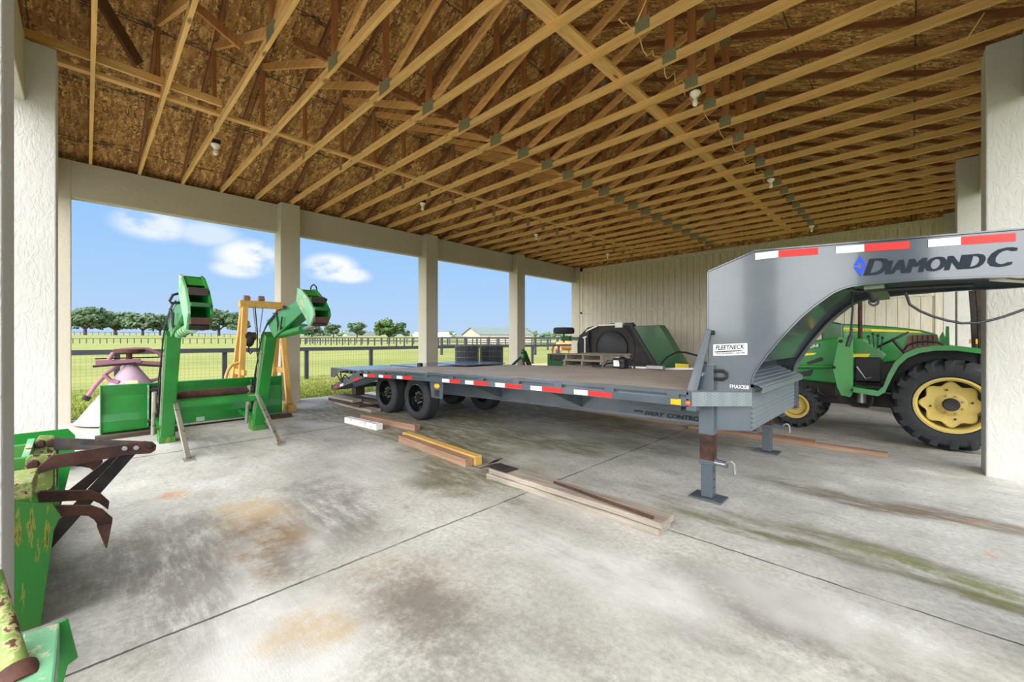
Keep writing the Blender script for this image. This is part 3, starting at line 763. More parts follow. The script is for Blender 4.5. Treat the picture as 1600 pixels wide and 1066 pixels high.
# ================================================================== GOOSENECK TRAILER (nose jacked up slightly)
TY0, TY1, TYC = 3.45, 5.95, 4.70
def ztop(x): return .951 + .0203 * x + .025 * max(0, 1 - ((x + 4.25) / 2.95) ** 2)
TR = thing('gooseneck_trailer', (-4, TYC, 0), 'long grey gooseneck flatbed trailer with plank deck and tandem wheels', 'trailer')
XF0, XR0 = -1.32, -7.19
XS = [XR0 + (XF0 - XR0) * i / 16 for i in range(17)]
def xs_between(a, b, n=8): return [a + (b - a) * i / n for i in range(n + 1)]
def rail_strip(m, xs, y0, y1, za, zb):      # box strip following the camber; za / zb are offsets below the deck line
    for a, b in zip(xs, xs[1:]):
        m.add([(a, y0, ztop(a) + za), (b, y0, ztop(b) + za), (b, y1, ztop(b) + za), (a, y1, ztop(a) + za), (a, y0, ztop(a) + zb), (b, y0, ztop(b) + zb), (b, y1, ztop(b) + zb), (a, y1, ztop(a) + zb)],
              [(0, 3, 2, 1), (4, 5, 6, 7), (0, 1, 5, 4), (2, 3, 7, 6)] + ([(3, 0, 4, 7)] if a == xs[0] else []) + ([(1, 2, 6, 5)] if b == xs[-1] else []))
    return m
# deck planks
m = MB(); ny = 13; wy = (TY1 - TY0 - .16) / ny
for i in range(ny): rail_strip(m, XS, TY0 + .08 + i * wy + .003, TY0 + .08 + (i + 1) * wy - .003, -.045, -.004)
m.build('deck', M['deck'], TR, smooth=False)
# side rails with rub rail and stake pockets
for sd, y in ((-1, TY0), (1, TY1)):
    m = MB(); yi = y - sd * .08
    rail_strip(m, XS, min(y + sd * -.035, yi), max(y + sd * -.035, yi), -.125, 0)
    rail_strip(m, XS, min(y, y - sd * .035), max(y, y - sd * .035), -.030, -.002)
    rail_strip(m, XS, min(y, y - sd * .035), max(y, y - sd * .035), -.125, -.062)
    m.build('side_rail', M['gray'], TR, smooth=False)
    x = XR0 + .25
    while x < XF0 - .1:
        m = MB(); z = ztop(x); m.box(x - .05, x + .05, min(y + sd * .004, y - sd * .05), max(y + sd * .004, y - sd * .05), z - .075, z - .004); x += .61
        m.build('stake_pocket', M['gray'], TR, smooth=False, bevel=.004)
# main beams, cross members, gusset braces
def zbeam(x): return -.388
for y in (4.17, 5.23):
    m = MB(); xb = xs_between(-7.0, -.98, 14)
    for a, b in zip(xb, xb[1:]):
        for k3 in range(3):
            w = (.06, .012, .06)[k3]; f3 = lambda q: ((-.14, -.125), (zbeam(q), -.13), (zbeam(q) - .015, zbeam(q)))[k3]
            (la, ha), (lb, hb) = f3(a), f3(b)
            m.add([(a, y - w, ztop(a) + la), (b, y - w, ztop(b) + lb), (b, y + w, ztop(b) + lb), (a, y + w, ztop(a) + la), (a, y - w, ztop(a) + ha), (b, y - w, ztop(b) + hb), (b, y + w, ztop(b) + hb), (a, y + w, ztop(a) + ha)],
                  [(0, 3, 2, 1), (4, 5, 6, 7), (0, 1, 5, 4), (2, 3, 7, 6), (3, 0, 4, 7), (1, 2, 6, 5)])
    m.build('main_beam', M['gray'], TR, smooth=False)
x = -7.0; m = MB()
while x < -1.4:
    z = ztop(x); m.box(x - .02, x + .02, TY0 + .06, TY1 - .06, z - .125, z - .046); x += .41
m.build('cross_member', M['graydk'], TR, smooth=False)
for x in (-4.25, -2.86):
    z = ztop(x); m = MB(); m.prism([(x, TY0 + .06, z - .125), (x, 4.155, z - .125), (x, 4.155, z - .37)], (.012, 0, 0)); m.build('gusset', M['gray'], TR, smooth=False)
# front end angle and deck-front cross beam
m = MB(); z = ztop(XF0); m.box(XF0 - .02, XF0 + .06, TY0, TY1, z - .16, z); m.build('front_beam', M['gray'], TR, smooth=False, bevel=.006)
# document box and side lettering on the near beam
p = (-2.0, 3.70); m = MB(); z = ztop(-1.85)
m.box(-2.03, -1.52, 3.80, 4.15, z - .225, z - .13); m.build('tool_tray', M['gray'], TR, smooth=False, bevel=.006)
UX = Vector((1, 0, .0203)); UZ = Vector((0, 0, 1))
q = onY(988, 646, 3.77)
for tx, px, py, sz, sp in (('WITH', 990, 643.8, .036, 1.0), ('SWAY', 1006, 648.2, .058, 1), ('CONTROL', 1042, 652.6, .058, 1)):
    a = onY(px, py, 4.15); b = onY({'WITH': 1004, 'SWAY': 1038, 'CONTROL': 1099}[tx], py, 4.15)
    text_mb(tx, sz, (a.x, 4.157, a.z), UX, UZ, (0, -1, 0), .25 if tx == 'SWAY' else .0, .022, .006, width=b.x - a.x).build('lettering', M['decal'], TR, smooth=False)
# reflective tape along the near rail
def tape(x0, x1, mat, label=None, y=TY0):
    m = MB()
    for a, b in ((x0, (x0 + x1) / 2), ((x0 + x1) / 2, x1)):
        m.add([(a, y - .003, ztop(a) - .118), (b, y - .003, ztop(b) - .118), (b, y - .003, ztop(b) - .070), (a, y - .003, ztop(a) - .070)], [(0, 1, 2, 3)])
    o = m.build('reflector', M[mat], TR, smooth=False, label=label)
for w0, w1, r1 in ((568, 574, 586), (592, 599, 612), (620, 629, 644), (691, 702.5, 719), (727, 740, 762), (774, 789, 815), (829, 847, 879), (897, 918.5, 956)):
    f = lambda px: onY(px, 600, TY0).x
    tape(f(w0), f(w1), 'retro_white', 'white reflective tape'); tape(f(w1), f(r1), 'retro_red', 'red reflective tape')
tape(onY(1048, 630, TY0).x, onY(1064, 630, TY0).x, 'amber', 'amber reflector')
for px, py in ((1075, 630), (1093, 629)):
    a = onY(px, py, TY0) if px < 1080 else onY(px, py, 3.50); m = MB()
    m.lathe([(0, -.012), (.013, -.010), (.020, -.004), (.022, .004), (.022, .01)], a + Vector((0, -.006, 0)), (0, 1, 0), 16); m.build('marker_lamp', M['clearance'], TR, label='round orange marker lamp')
# tandem axles, hubs, wheels
def make_wheel(parent, c, R, rr, wd, sd):     # sd = +1 outer face looks to -Y
    c = Vector(c); w = wd / 2
    whl = thing('wheel', c, None, None); del_keys = [k for k in whl.keys()]; whl.parent = parent
    off = Vector(parent.location); whl.location = c - off
    def bl(mb, name, mat): return mb.build(name, mat, whl, smooth=True)
    m = MB(); prof = [(rr, -w * .8), (rr + .02, -w * .95), ((R + rr) / 2, -w), (R - .035, -w * .93), (R - .008, -w * .78)]
    for g in (-.5, -.17, .17, .5):
        prof += [(R, -w * .7 if g == -.5 else (g - .13) * wd * .7), (R, (g - .035) * wd), (R - .010, (g - .02) * wd), (R - .010, (g + .02) * wd), (R, (g + .035) * wd)]
    prof = [q for q in prof if abs(q[1]) <= w * 1.001]
    half = [(rr, -w * .8), (rr + .02, -w * .95), (rr + (R - rr) * .35, -w), (rr + (R - rr) * .7, -w * .97), (R - .02, -w * .86), (R - .004, -w * .72), (R, -w * .6), (R, -w * .40), (R - .012, -w * .37), (R - .012, -w * .30), (R, -w * .27), (R, -w * .06), (R - .012, -w * .035)]
    prof = half + [(r, -t) for r, t in reversed(half)]
    m.lathe(prof, c, (0, 1, 0), 48); bl(m, 'tyre', M['rubber'])
    m = MB(); s = -sd
    m.lathe([(rr + .012, s * w * .88), (rr - .004, s * w * .90), (rr - .012, s * w * .6), (rr - .02, s * w * .1), (rr * .62, s * w * .12), (rr * .5, s * w * .28), (rr * .46, s * w * .34), (rr * .3, s * w * .34), (rr * .3, s * w * .62), (rr * .12, s * w * .66), (0, s * w * .66)], c, (0, 1, 0), 40)
    bl(m, 'rim', M['blackgloss'])
    for i in range(8):
        a = i * pi / 4; q = c + Vector((cos(a) * rr * .40, s * w * .34, sin(a) * rr * .40)); m = MB()
        m.lathe([(.0, .035), (.010, .033), (.014, .02), (.014, 0)], q, (0, s, 0), 6); bl(m, 'lug_nut', M['steel'])
    return whl
WR = .375
for x in (-7.0, -5.98):
    for y, sd in ((3.97, 1), (5.43, -1)): make_wheel(TR, (x, y, WR), WR, .225, .27, sd)
    m = MB(); m.cyl((x, 3.95, WR), (x, 5.45, WR), .055, n=12); m.build('axle', M['black'], TR)
    for y in (4.16, 5.24):
        m = MB(); z = ztop(x) - .40; m.box(x - .40, x + .40, y - .035, y + .035, WR + .05, WR + .09); m.box(x - .05, x + .05, y - .05, y + .05, WR - .03, z); m.build('leaf_spring', M['black'], TR, smooth=False)
# lamp bracket plate ahead of the wheels
x0, x1 = onY(671, 600, 3.5).x, onY(692, 600, 3.5).x; z = ztop(x0)
m = MB(); m.prism([(x0, 3.50, z - .12), (x1, 3.50, z - .12), (x1 - .02, 3.50, z - .36), (x0 + .05, 3.50, z - .36)], (0, .02, 0)); pl = m.build('lamp_bracket', M['gray'], TR, smooth=False, bevel=.004)
m = MB(); xm = (x0 + x1) / 2 + .02; m.ball((xm, 3.50, z - .185), .045, 2, (1.5, .5, .9)); m.build('side_lamp', M['amber'], pl, label='amber oval lamp')
m = MB(); m.box(xm - .055, xm + .055, 3.494, 3.502, z - .33, z - .24); m.build('step_grip', M['plastic'], pl, smooth=False)
# dovetail with folded ramps
m = MB(); zk = ztop(XR0)
for y in (3.48, 3.9, 4.7, 5.5, 5.92):
    m.prism([(XR0 - .0, y - .03, zk - .01), (XR0 + .25, y - .03, zk - .125), (-8.38, y - .03, .34), (-8.42, y - .03, .42)], (0, .06, 0))
m.bar((-8.40, TY0, .39), (-8.40, TY1, .39), .08, .10); m.build('dovetail', M['graydk'], TR, smooth=False, bevel=.004)
m = MB(); a = (XR0 + .1, zk - .105); b = (-8.36, .37)
m.bar((a[0], TY0 + .01, a[1] - .02), (b[0], TY0 + .01, b[1]), .03, .06); m.build('side_rail', M['gray'], TR, smooth=False)
for f0, f1, mt in ((.08, .26, 'retro_red'), (.60, .72, 'retro_white'), (.80, .92, 'retro_red')):
    m = MB(); A = Vector((a[0], TY0 - .008, a[1] - .02)); B = Vector((b[0], TY0 - .008, b[1])); m.bar(A.lerp(B, f0), A.lerp(B, f1), .004, .045); m.build('reflector', M[mt], TR, smooth=False)
for y0, y1 in ((3.46, 4.62), (4.78, 5.94)):
    m = MB(); m.box(-8.47, -7.22, y0, y1, .765, .79)
    for i in range(7): m.box(-8.44 + i * .18, -8.40 + i * .18, y0 + .03, y1 - .03, .70, .765)
    rp = m.build('ramp', M['gray'], TR, smooth=False, bevel=.004)
m = MB(); m.prism([(-8.47, TY0 + .005, .775), (-8.47, TY0 + .005, .60), (-8.30, TY0 + .005, .60), (-8.12, TY0 + .005, .70), (-7.75, TY0 + .005, .775)], (0, .014, 0)); m.build('ramp_cheek', M['gray'], TR, smooth=False)
m = MB(); m.tube([(-8.15, TY0, .66), (-7.95, TY0 - .02, .55), (-7.8, TY0, .68), (-7.6, TY0 - .01, .62)], .012, 6); m.tube([(-7.98, TY0 - .01, .74), (-7.9, TY0 - .02, .52)], .014, 6); m.build('ramp_spring', M['black'], TR)
m = MB(); m.box(-8.40, -7.0, 4.64, 4.76, .60, .74); m.build('tail_beam', M['graydk'], TR, smooth=False)
# low hump plate lying over the deck at the ramp hinge
m = MB(); m.box(-7.15, -5.9, 4.9, 5.9, .868, .885); m.build('hinge_plate', M['gray'], TR, smooth=False, bevel=.003)

# ---- neck: two plates converging towards the coupler
A0 = Vector((-.95, 3.797, 0)); NA = radians(17); NU = Vector((cos(NA), sin(NA), 0)); NN = Vector((sin(NA), -cos(NA), 0))
def onN(px, py):
    d = ray(px, py); t = (A0.x * NN.x + A0.y * NN.y) / (d.x * NN.x + d.y * NN.y)
    return Vector((d.x * t, d.y * t, EYE + d.z * t))
def mirror(p): return Vector((p.x, 2 * TYC - p.y, p.z))
low = [(1600, 431), (1540, 432), (1480, 434), (1410, 438), (1351, 443.4), (1332, 446.2), (1315.5, 450.5), (1301, 457), (1287, 466.6), (1270, 479), (1251, 495), (1233, 513.5), (1215.7, 532.5), (1198, 554), (1180, 579), (1176, 588), (1173, 600)]
lowP = [onN(*q) for q in low]
endt = onN(1600, 360) + NU * .70; endb = lowP[0] + NU * .70
endt.z = 2.064; endb.z = 1.768
poly = [onN(1173, 674), onN(1107, 672), onN(1107, 425), onN(1180, 393)] + [endt, endb] + lowP
poly[4].z = poly[3].z - .006
m = MB(); m.prism(poly, -NN * .012); m.build('neck_plate', M['gray'], TR, smooth=False, bevel=.003)
m = MB(); m.prism([mirror(p) for p in poly], Vector((NN.x, -NN.y, 0)) * -.012); m.build('neck_plate', M['gray'], TR, smooth=False, bevel=.003)
def flange(pts, w0, w1, th, nm, mirrored=False):
    m = MB(); A = []; B = []
    for p in pts: A.append(p + NN * w0); B.append(p - NN * w1)
    if mirrored: A = [mirror(p) for p in A]; B = [mirror(p) for p in B]
    C = []; Dn = []
    n = len(pts)
    for i in range(n):
        d = (pts[min(i + 1, n - 1)] - pts[max(i - 1, 0)]).normalized(); up = d.cross(NN).normalized() * th
        if up.z > 0 and i == 0: pass
        C.append(A[i] - up); Dn.append(B[i] - up)
    m.sheet(A, B); m.sheet(C, Dn); m.sheet(A, C); m.sheet(B, Dn)
    m.add([A[0], B[0], Dn[0], C[0]], [(0, 1, 2, 3)]); m.add([A[-1], B[-1], Dn[-1], C[-1]], [(0, 1, 2, 3)])
    m.build(nm, M['gray'], TR, angle=50)
edge = [endb] + lowP
flange(edge, .012, .05, .010, 'arch_flange'); flange(edge, .012, .05, .010, 'arch_flange', True)
back = [poly[1], poly[2]]; top = [poly[2], poly[3], poly[4]]
flange(top, .012, .06, .010, 'top_flange'); flange(top, .012, .06, .010, 'top_flange', True)
flange(back, .004, .06, .010, 'rear_flange'); flange(back, .004, .06, .010, 'rear_flange', True)
# closing skins: arch underside, top and rear bulkhead
m = MB(); up = Vector((0, 0, .06))
S0 = [p + up - NN * .015 for p in edge[:-2]]; m.sheet(S0, [mirror(p) for p in S0]); m.build('arch_skin', M['gray'], TR, angle=60)
m = MB(); T0 = [p - NN * .014 - Vector((0, 0, .012)) for p in (poly[1], poly[2], poly[3], poly[4])]; m.sheet(T0, [mirror(p) for p in T0]); m.build('neck_top', M['gray'], TR, smooth=False)
m = MB(); B0 = [Vector((-1.12, 3.76, z)) for z in (.60, 1.85)]; m.sheet(B0, [mirror(p) for p in B0]); m.build('bulkhead', M['gray'], TR, smooth=False)
a = onN(1353, 444); b = onN(1385, 441)
m = MB(); q0 = a - NN * .05 - UZ * .005; q1 = b - NN * .05 - UZ * .005
m.prism([q0, q1, mirror(q1), mirror(q0)], (0, 0, -.03)); m.build('neck_crossbar', paint('olive_crossbar', (92, 110, 84), .35), TR, smooth=False)
m = MB(); q = a - NN * .05; m.tube([q + Vector((.02, .05, 0)), q + Vector((.04, .3, -.10))], .02, 8); m.lathe([(.018, -.02), (.035, -.02), (.035, .02), (.018, .02)], q + Vector((.04, .32, -.11)), (0, 1, 0), 16, True); m.build('chain_eye', M['black'], TR)
m = MB(); q = onN(1565, 433) - NN * .05; m.bar(q, mirror(q) + Vector((.5, 0, 0)), .08, .03); m.build('neck_strut', M['silver'], TR, smooth=False)
m = MB(); e = (endt + mirror(endt)) / 2; m.box(e.x - .06, e.x + .10, e.y - .30, e.y + .30, 1.76, 2.06); m.cyl((e.x + .02, e.y, 1.0), (e.x + .02, e.y, 2.2), .07, n=20); m.lathe([(.0, 0), (.10, 0), (.11, .1), (.075, .18)], (e.x + .02, e.y, .93), (0, 0, 1), 24); m.build('coupler', M['gray'], TR)
# tape and lettering on the near neck plate
def ntape(x0, x1, ya, yb, mat, lb):
    a, b = onN(x0, ya), onN(x1, yb); m = MB(); o = NN * .004
    m.add([a + o, b + o, b + o + Vector((0, 0, -.054)), a + o + Vector((0, 0, -.054))], [(0, 1, 2, 3)]); m.build('reflector', M[mat], TR, smooth=False, label=lb)
for w0, r0, r1, yw, yr, ye in ((1180, 1216, 1278, 396, 391.6, 387), (1306, 1350, 1421, 385.5, 382, 377), (1450, 1501, 1587, 374.5, 370.5, 364)):
    ntape(w0, r0, yw, yr, 'retro_white', 'white reflective tape'); ntape(r0, r1, yr, ye, 'retro_red', 'red reflective tape')
def ntext(tx, px0, px1, py0, py1, size, mat, shear=0, bold=.02, fat=.0):
    a, b = onN(px0, py0), onN(px1, py1); u = (b - a); m = MB()
    for k in ((-1, 0, 1) if fat else (0,)):
        q = text_mb(tx, size, a + u.normalized() * fat * k, u, UZ, NN, shear, bold, .004 + .0003 * k, width=u.length); m.add(q.v, q.f)
    m.build('lettering', M[mat], TR, smooth=False)
ntext('D', 1351, 1387, 431, 428.5, .178, 'decal', .30, 0, .009)
ntext('IAMOND', 1384, 1537, 428.8, 418.5, .142, 'decal', .26, 0, .008)
ntext('C', 1546, 1587, 418, 415, .178, 'decal', .30, 0, .009)
o = NN * .004
def dia(px, py): return onN(px, py) + o
for pts in ([(1343.5, 399.5), (1353, 413), (1346.5, 414.5), (1343.5, 409.5), (1340, 415), (1333.5, 415.8)], [(1332.8, 417.2), (1339.5, 416.6), (1344, 421.5), (1347.5, 415.8), (1352.5, 415.2), (1344.5, 432.5)]):
    m = MB(); m.add([dia(*q) for q in pts], [tuple(range(len(pts)))]); m.build('emblem', M['blue'], TR, smooth=False, label='blue diamond emblem')
m = MB(); m.add([dia(*q) for q in ((1114.5, 538.5), (1167.5, 536.5), (1167.5, 554.5), (1114.5, 556))], [(0, 1, 2, 3)]); m.build('sticker', M['white'], TR, smooth=False, label='white name sticker')
NN2 = NN
def ntext2(tx, a, b, size, mat, shear, bold):
    u = b - a; text_mb(tx, size, a, u, UZ, NN, shear, bold, .008, width=u.length).build('lettering', M[mat], TR, smooth=False)
ntext2('FLEETNECK', onN(1118, 547), onN(1163.5, 545), .052, 'decal', .25, .02)
ntext2('ENGINEERED BEAM', onN(1119, 554), onN(1163, 552.6), .021, 'decal', 0, .01)
m = MB(); m.add([dia(*q) + o for q in ((1117, 549.3), (1164, 546.8), (1157, 548.9), (1117, 550.8))], [(0, 1, 2, 3)]); m.build('sticker_line', M['decal'], TR, smooth=False)
ntext('FMAX208', 1140.5, 1170, 606.5, 608.5, .045, 'white', 0, .0)
# tread-plate step from the deck corner to the neck
a = Vector((-1.30, TY0 + .0, 0)); b = onN(1172, 620); b.z = 0
d = (b - a).normalized(); n = Vector((d.y, -d.x, 0))
z0, z1 = .808, .928
m = MB(); m.bar(a + UZ * (z0 + z1) / 2 + n * .02, b + UZ * (z0 + z1) / 2 + n * .02, .012, z1 - z0); m.prism([a + UZ * z1 + n * .026, b + UZ * z1 + n * .026, b + UZ * z1 + Vector((-.04, .10, 0)), a + UZ * z1 + Vector((-.05, .25, 0))], (0, 0, -.008))
m.build('step', M['tread'], TR, smooth=False, label='tread plate step')
# slanted side uprights at the deck front corners
for f in (lambda p: p, mirror):
    m = MB(); q = [Vector((-1.375, 3.56, .92)), Vector((-1.29, 3.56, .92)), Vector((-1.19, 3.60, 1.43)), Vector((-1.235, 3.60, 1.44))]
    m.prism([f(p) for p in q], (0, .02, 0)); m.prism([f(p) for p in q[:1] + q[3:]] + [f(q[3] + Vector((0, .09, 0))), f(q[0] + Vector((0, .12, 0)))], (.012, 0, 0))
    up_ = m.build('headboard_upright', M['gray'], TR, smooth=False, bevel=.003)
    m = MB(); c = f(Vector((-1.21, 3.63, 1.41))); m.cyl(c + Vector((-.035, 0, 0)), c + Vector((.035, 0, 0)), .018, n=12); m.build('pin', M['black'], up_)
# jacks
for f, lbl in ((lambda p: p, 0), (mirror, 1)):
    jy = 3.695; yy = lambda s: f(Vector((0, s, 0))).y
    jk = thing('x', (0, 0, 0), None, None); bpy.data.objects.remove(jk)
    m = MB(); m.box(-1.305, -1.185, jy - .06, jy + .06, .55, 1.14); m.v = [f(p) for p in m.v]; J = m.build('jack', M['gray'], TR, smooth=False, bevel=.006)
    m = MB(); m.box(-1.298, -1.192, jy - .053, jy + .053, .30, .56); m.v = [f(p) for p in m.v]; m.build('inner_tube', M['rust'], J, smooth=False, bevel=.004, label='rust streaked jack tube')
    m = MB(); m.box(-1.291, -1.199, jy - .046, jy + .046, .02, .33); m.v = [f(p) for p in m.v]; m.build('drop_leg', M['graydk'], J, smooth=False, bevel=.004)
    m = MB(); m.box(-1.303, -1.187, jy - .058, jy + .058, .295, .335); m.bar((-1.19, jy - .02, .325), (-1.085, jy - .02, .315), .035, .045); m.v = [f(p) for p in m.v]; m.build('collar', M['graydk'], J, smooth=False, bevel=.003)
    m = MB(); P0 = Vector((-1.13, jy - .03, .32)); m.tube([f(P0 + Vector(q)) for q in ((-.06, 0, 0), (.03, 0, .0), (.05, -.01, .03), (.075, -.01, .04), (.10, -.01, .02), (.105, -.01, -.06))], .011, 8); m.build('spring_pin', M['steel'], J)
    m = MB(); m.prism([(-1.375, jy - .10, 0.002), (-1.115, jy - .10, 0.002), (-1.115, jy + .10, .002), (-1.375, jy + .10, .002)], (0, 0, .014)); m.v = [f(p) for p in m.v]; m.build('foot', M['graydk'], J, smooth=False, bevel=.002)
    m = MB()
    for zz in (.10, .17, .24): m.cyl((-1.197, jy, zz), (-1.1985, jy, zz), .010, n=12)
    m.v = [f(p) for p in m.v]; m.build('pin_hole', M['black'], J, smooth=False)
    m = MB(); m.cyl(f(Vector((-1.27, jy - .062, 1.06))), f(Vector((-1.27, jy - .10, 1.06))), .018, n=12); m.build('crank_stub', M['steel'], J)
    m = MB(); m.tube([f(Vector(q)) for q in ((-1.19, jy - .03, 1.09), (-1.12, jy - .03, 1.09), (-1.09, jy - .03, 1.07), (-1.09, jy - .03, 1.04), (-1.12, jy - .03, 1.02), (-1.19, jy - .03, 1.02))], .014, 8); m.build('handle', M['black'], J)
# corrugated toolbox between the neck plates
xb = -.945; ya, yb = 3.815, 5.585
m = MB(); zb, zt2 = .60, .955; nr = 9
prof = []
for i in range(nr):
    z = zb + (zt2 - zb) * i / nr; h = (zt2 - zb) / nr
    prof += [(xb, z), (xb, z + h * .35), (xb + .005, z + h * .5), (xb + .005, z + h * .85)]
prof += [(xb, zt2)]
m.sheet([(x, ya, z) for x, z in prof], [(x, yb, z) for x, z in prof])
m.add([(xb, ya, zb), (xb, yb, zb), (xb - .32, yb, zb), (xb - .32, ya, zb), (xb - .32, yb, 1.10), (xb - .32, ya, 1.10), (xb, ya, zt2), (xb, yb, zt2)], [(0, 1, 2, 3), (2, 3, 5, 4), (0, 3, 5, 6), (1, 2, 4, 7)])
TB = m.build('toolbox', M['boxgrey_lit'], TR, smooth=False)
m = MB(); prof = []; x0, z0, x1, z1 = xb + .075, .955, xb - .30, 1.115; nr = 8
dx, dz = (x1 - x0) / nr, (z1 - z0) / nr
prof = [(x0 - .004, z0 - .045), (x0, z0)]
for i in range(nr): prof += [(x0 + dx * (i + .3), z0 + dz * (i + .3)), (x0 + dx * (i + .45), z0 + dz * (i + .45) + .005), (x0 + dx * (i + .8), z0 + dz * (i + .8) + .005), (x0 + dx * (i + .95), z0 + dz * (i + .95))]
m.sheet([(x, ya + .01, z) for x, z in prof], [(x, yb - .01, z) for x, z in prof])
m.sheet([(x, ya + .01, z - .012) for x, z in prof[1:]], [(x, yb - .01, z - .012) for x, z in prof[1:]])
m.build('lid', M['boxgrey_lit'], TB, smooth=False)
m = MB(); m.box(xb + .012, xb + .03, 4.55, 4.66, .90, .95); m.build('latch', M['black'], TB, smooth=False, bevel=.003)
m = MB(); m.box(xb - .01, xb + .035, yb - .06, yb, .60, .97); m.build('hinge_post', M['gray'], TB, smooth=False, bevel=.004)
# power cable drooping off the neck
pts = [onN(1434, 437) - NN * .25]
cab = [(1434, 452), (1441, 472), (1458, 483), (1480, 492), (1505, 499), (1530, 503.5), (1555, 502.5), (1580, 498), (1600, 492.5)]
P = []
for i, (px, py) in enumerate(cab):
    a = onN(px, py) - NN * .22; P.append(a)
P.append(P[-1] + NU * .25 + Vector((0, 0, .12))); P.append(P[-1] + NU * .2 + Vector((0, 0, .18)))
m = MB(); m.tube(P, .009, 8); m.build('wiring_cable', M['black'], TR)
m = MB(); m.tube([onN(1349, 450) - NN * .3, onN(1350, 480) - NN * .3, onN(1348, 505) - NN * .3, onN(1347, 525) - NN * .3], [.007, .007, .008, .010], 8); m.tube([onN(1347, 524) - NN * .3, onN(1341, 543) - NN * .3], [.017, .015], 10); m.build('plug_cable', M['plastic'], TR)
for yy in (4.0,):
    m = MB(); m.tube([onN(1330, 449) - NN * .06, onN(1345, 452) - NN * .12, onN(1380, 450) - NN * .16, onN(1440, 446) - NN * .16, onN(1540, 441) - NN * .16], .012, 8); m.build('wiring_cable', M['black'], TR)

# ================================================================== LUMBER ON THE SLAB
def slab_board(name, p0, p1, w, h, mat, label, cat, group=None, z=0.0, jag=0.0, seed=0):
    a = Vector((p0[0], p0[1], z + h / 2 + .001)); b = Vector((p1[0], p1[1], z + h / 2 + .001)); L = (b - a).length; n = 12; rg = random.Random(seed)
    m = MB(); vs = []; fs = []
    for i in range(n + 1):
        x = L * (i / n - .5); j = [rg.uniform(-jag, jag) for _ in range(4)]
        vs += [(x, -w / 2 + j[0], -h / 2), (x, w / 2 + j[1], -h / 2), (x, w / 2 + j[2], h / 2 - abs(j[3]) * .3), (x, -w / 2 + j[0], h / 2 - abs(j[1]) * .3)]
    for i in range(n):
        for k in range(4): fs.append((4 * i + k, 4 * i + (k + 1) % 4, 4 * i + 4 + (k + 1) % 4, 4 * i + 4 + k))
    fs += [(0, 1, 2, 3), (4 * n + 3, 4 * n + 2, 4 * n + 1, 4 * n)]
    m.add(vs, fs); o = m.build(name, mat, None, smooth=False, bevel=.003)
    o.location = (a + b) / 2; o.rotation_euler = (0, 0, atan2(b.y - a.y, b.x - a.x))
    return tag(o, label, cat, group)
G = 'timbers lying on the slab'
slab_board('timber', onZ(543, 660).xy, onZ(593, 672).xy, .11, .09, M['whitewood'], 'short chipped white timber on the slab near the trailer tyres', 'timber', G)
slab_board('timber', onZ(567, 656).xy, onZ(652, 673).xy, .10, .09, M['brownwood'], 'brown timber on the slab beside the white one', 'timber', G)
slab_board('timber', onZ(628, 690).xy, onZ(733, 729.5).xy, .10, .085, M['brownwood'], 'brown timber lying against the yellow timber', 'timber', G)
slab_board('timber', onZ(634, 686).xy, onZ(748, 727).xy, .09, .10, M['lumberx'], 'fresh yellow timber on the slab in front of the trailer', 'timber', G)
# two stacked ramp planks with hook, rod on top
lo0, lo1 = onZ(772, 744), onZ(1043, 833)
slab_board('ramp_plank', lo0.xy, (lo1 - Vector((.02, 0, 0))).xy, .20, .05, M['greywood'], 'lower cracked weathered plank under the rod-topped plank', 'plank', 'stacked ramp planks', 0, .012, 3)
rpk = slab_board('ramp_plank', (lo0.x + .02, lo0.y + .015), (lo1.x, lo1.y + .015), .205, .045, M['greywood'], 'upper weathered plank with rusty hook plate and rod on it', 'plank', 'stacked ramp planks', .052, .008, 4)
m = MB(); h0 = Vector((lo0.x + .02, lo0.y + .015, 0))
m.box(-.02, .22, -.085, .085, .099, .104); m.prism([(-.02, -.085, .104), (-.02, .085, .104), (-.16, .085, .06), (-.16, -.085, .06)], (0, 0, .006)); m.prism([(-.10, -.02, .10), (-.10, .10, .10), (-.02, .10, .15), (-.02, -.02, .15)], (0, 0, .006)); m.move(h0)
hk = m.build('hook_plate', M['rustdk'], None, smooth=False)
hk.data.transform(Matrix.Translation(-rpk.location)); hk.data.transform(Matrix.Rotation(-rpk.rotation_euler.z, 4, 'Z')); hk.parent = rpk
a, b = onZ(866, 753.5, .112), onZ(1020, 809, .112)
m = MB(); m.cyl(a, b, .011, n=10); tag(m.build('steel_rod', M['rust']), 'thin rusty rod lying on the upper weathered plank', 'rod')
# long planks under the trailer
slab_board('floor_plank', onZ(880, 638).xy, onZ(1275, 694).xy, .14, .045, M['brownwood'], 'long brown plank on the slab under the trailer deck', 'plank', 'long planks beneath the trailer')
slab_board('floor_plank', (onZ(1090, 664).x, 6.42), (onZ(1388, 713).x, 6.42), .10, .05, M['brownwood'], 'long brown plank ending in front of the big tractor tyre', 'plank', 'long planks beneath the trailer')
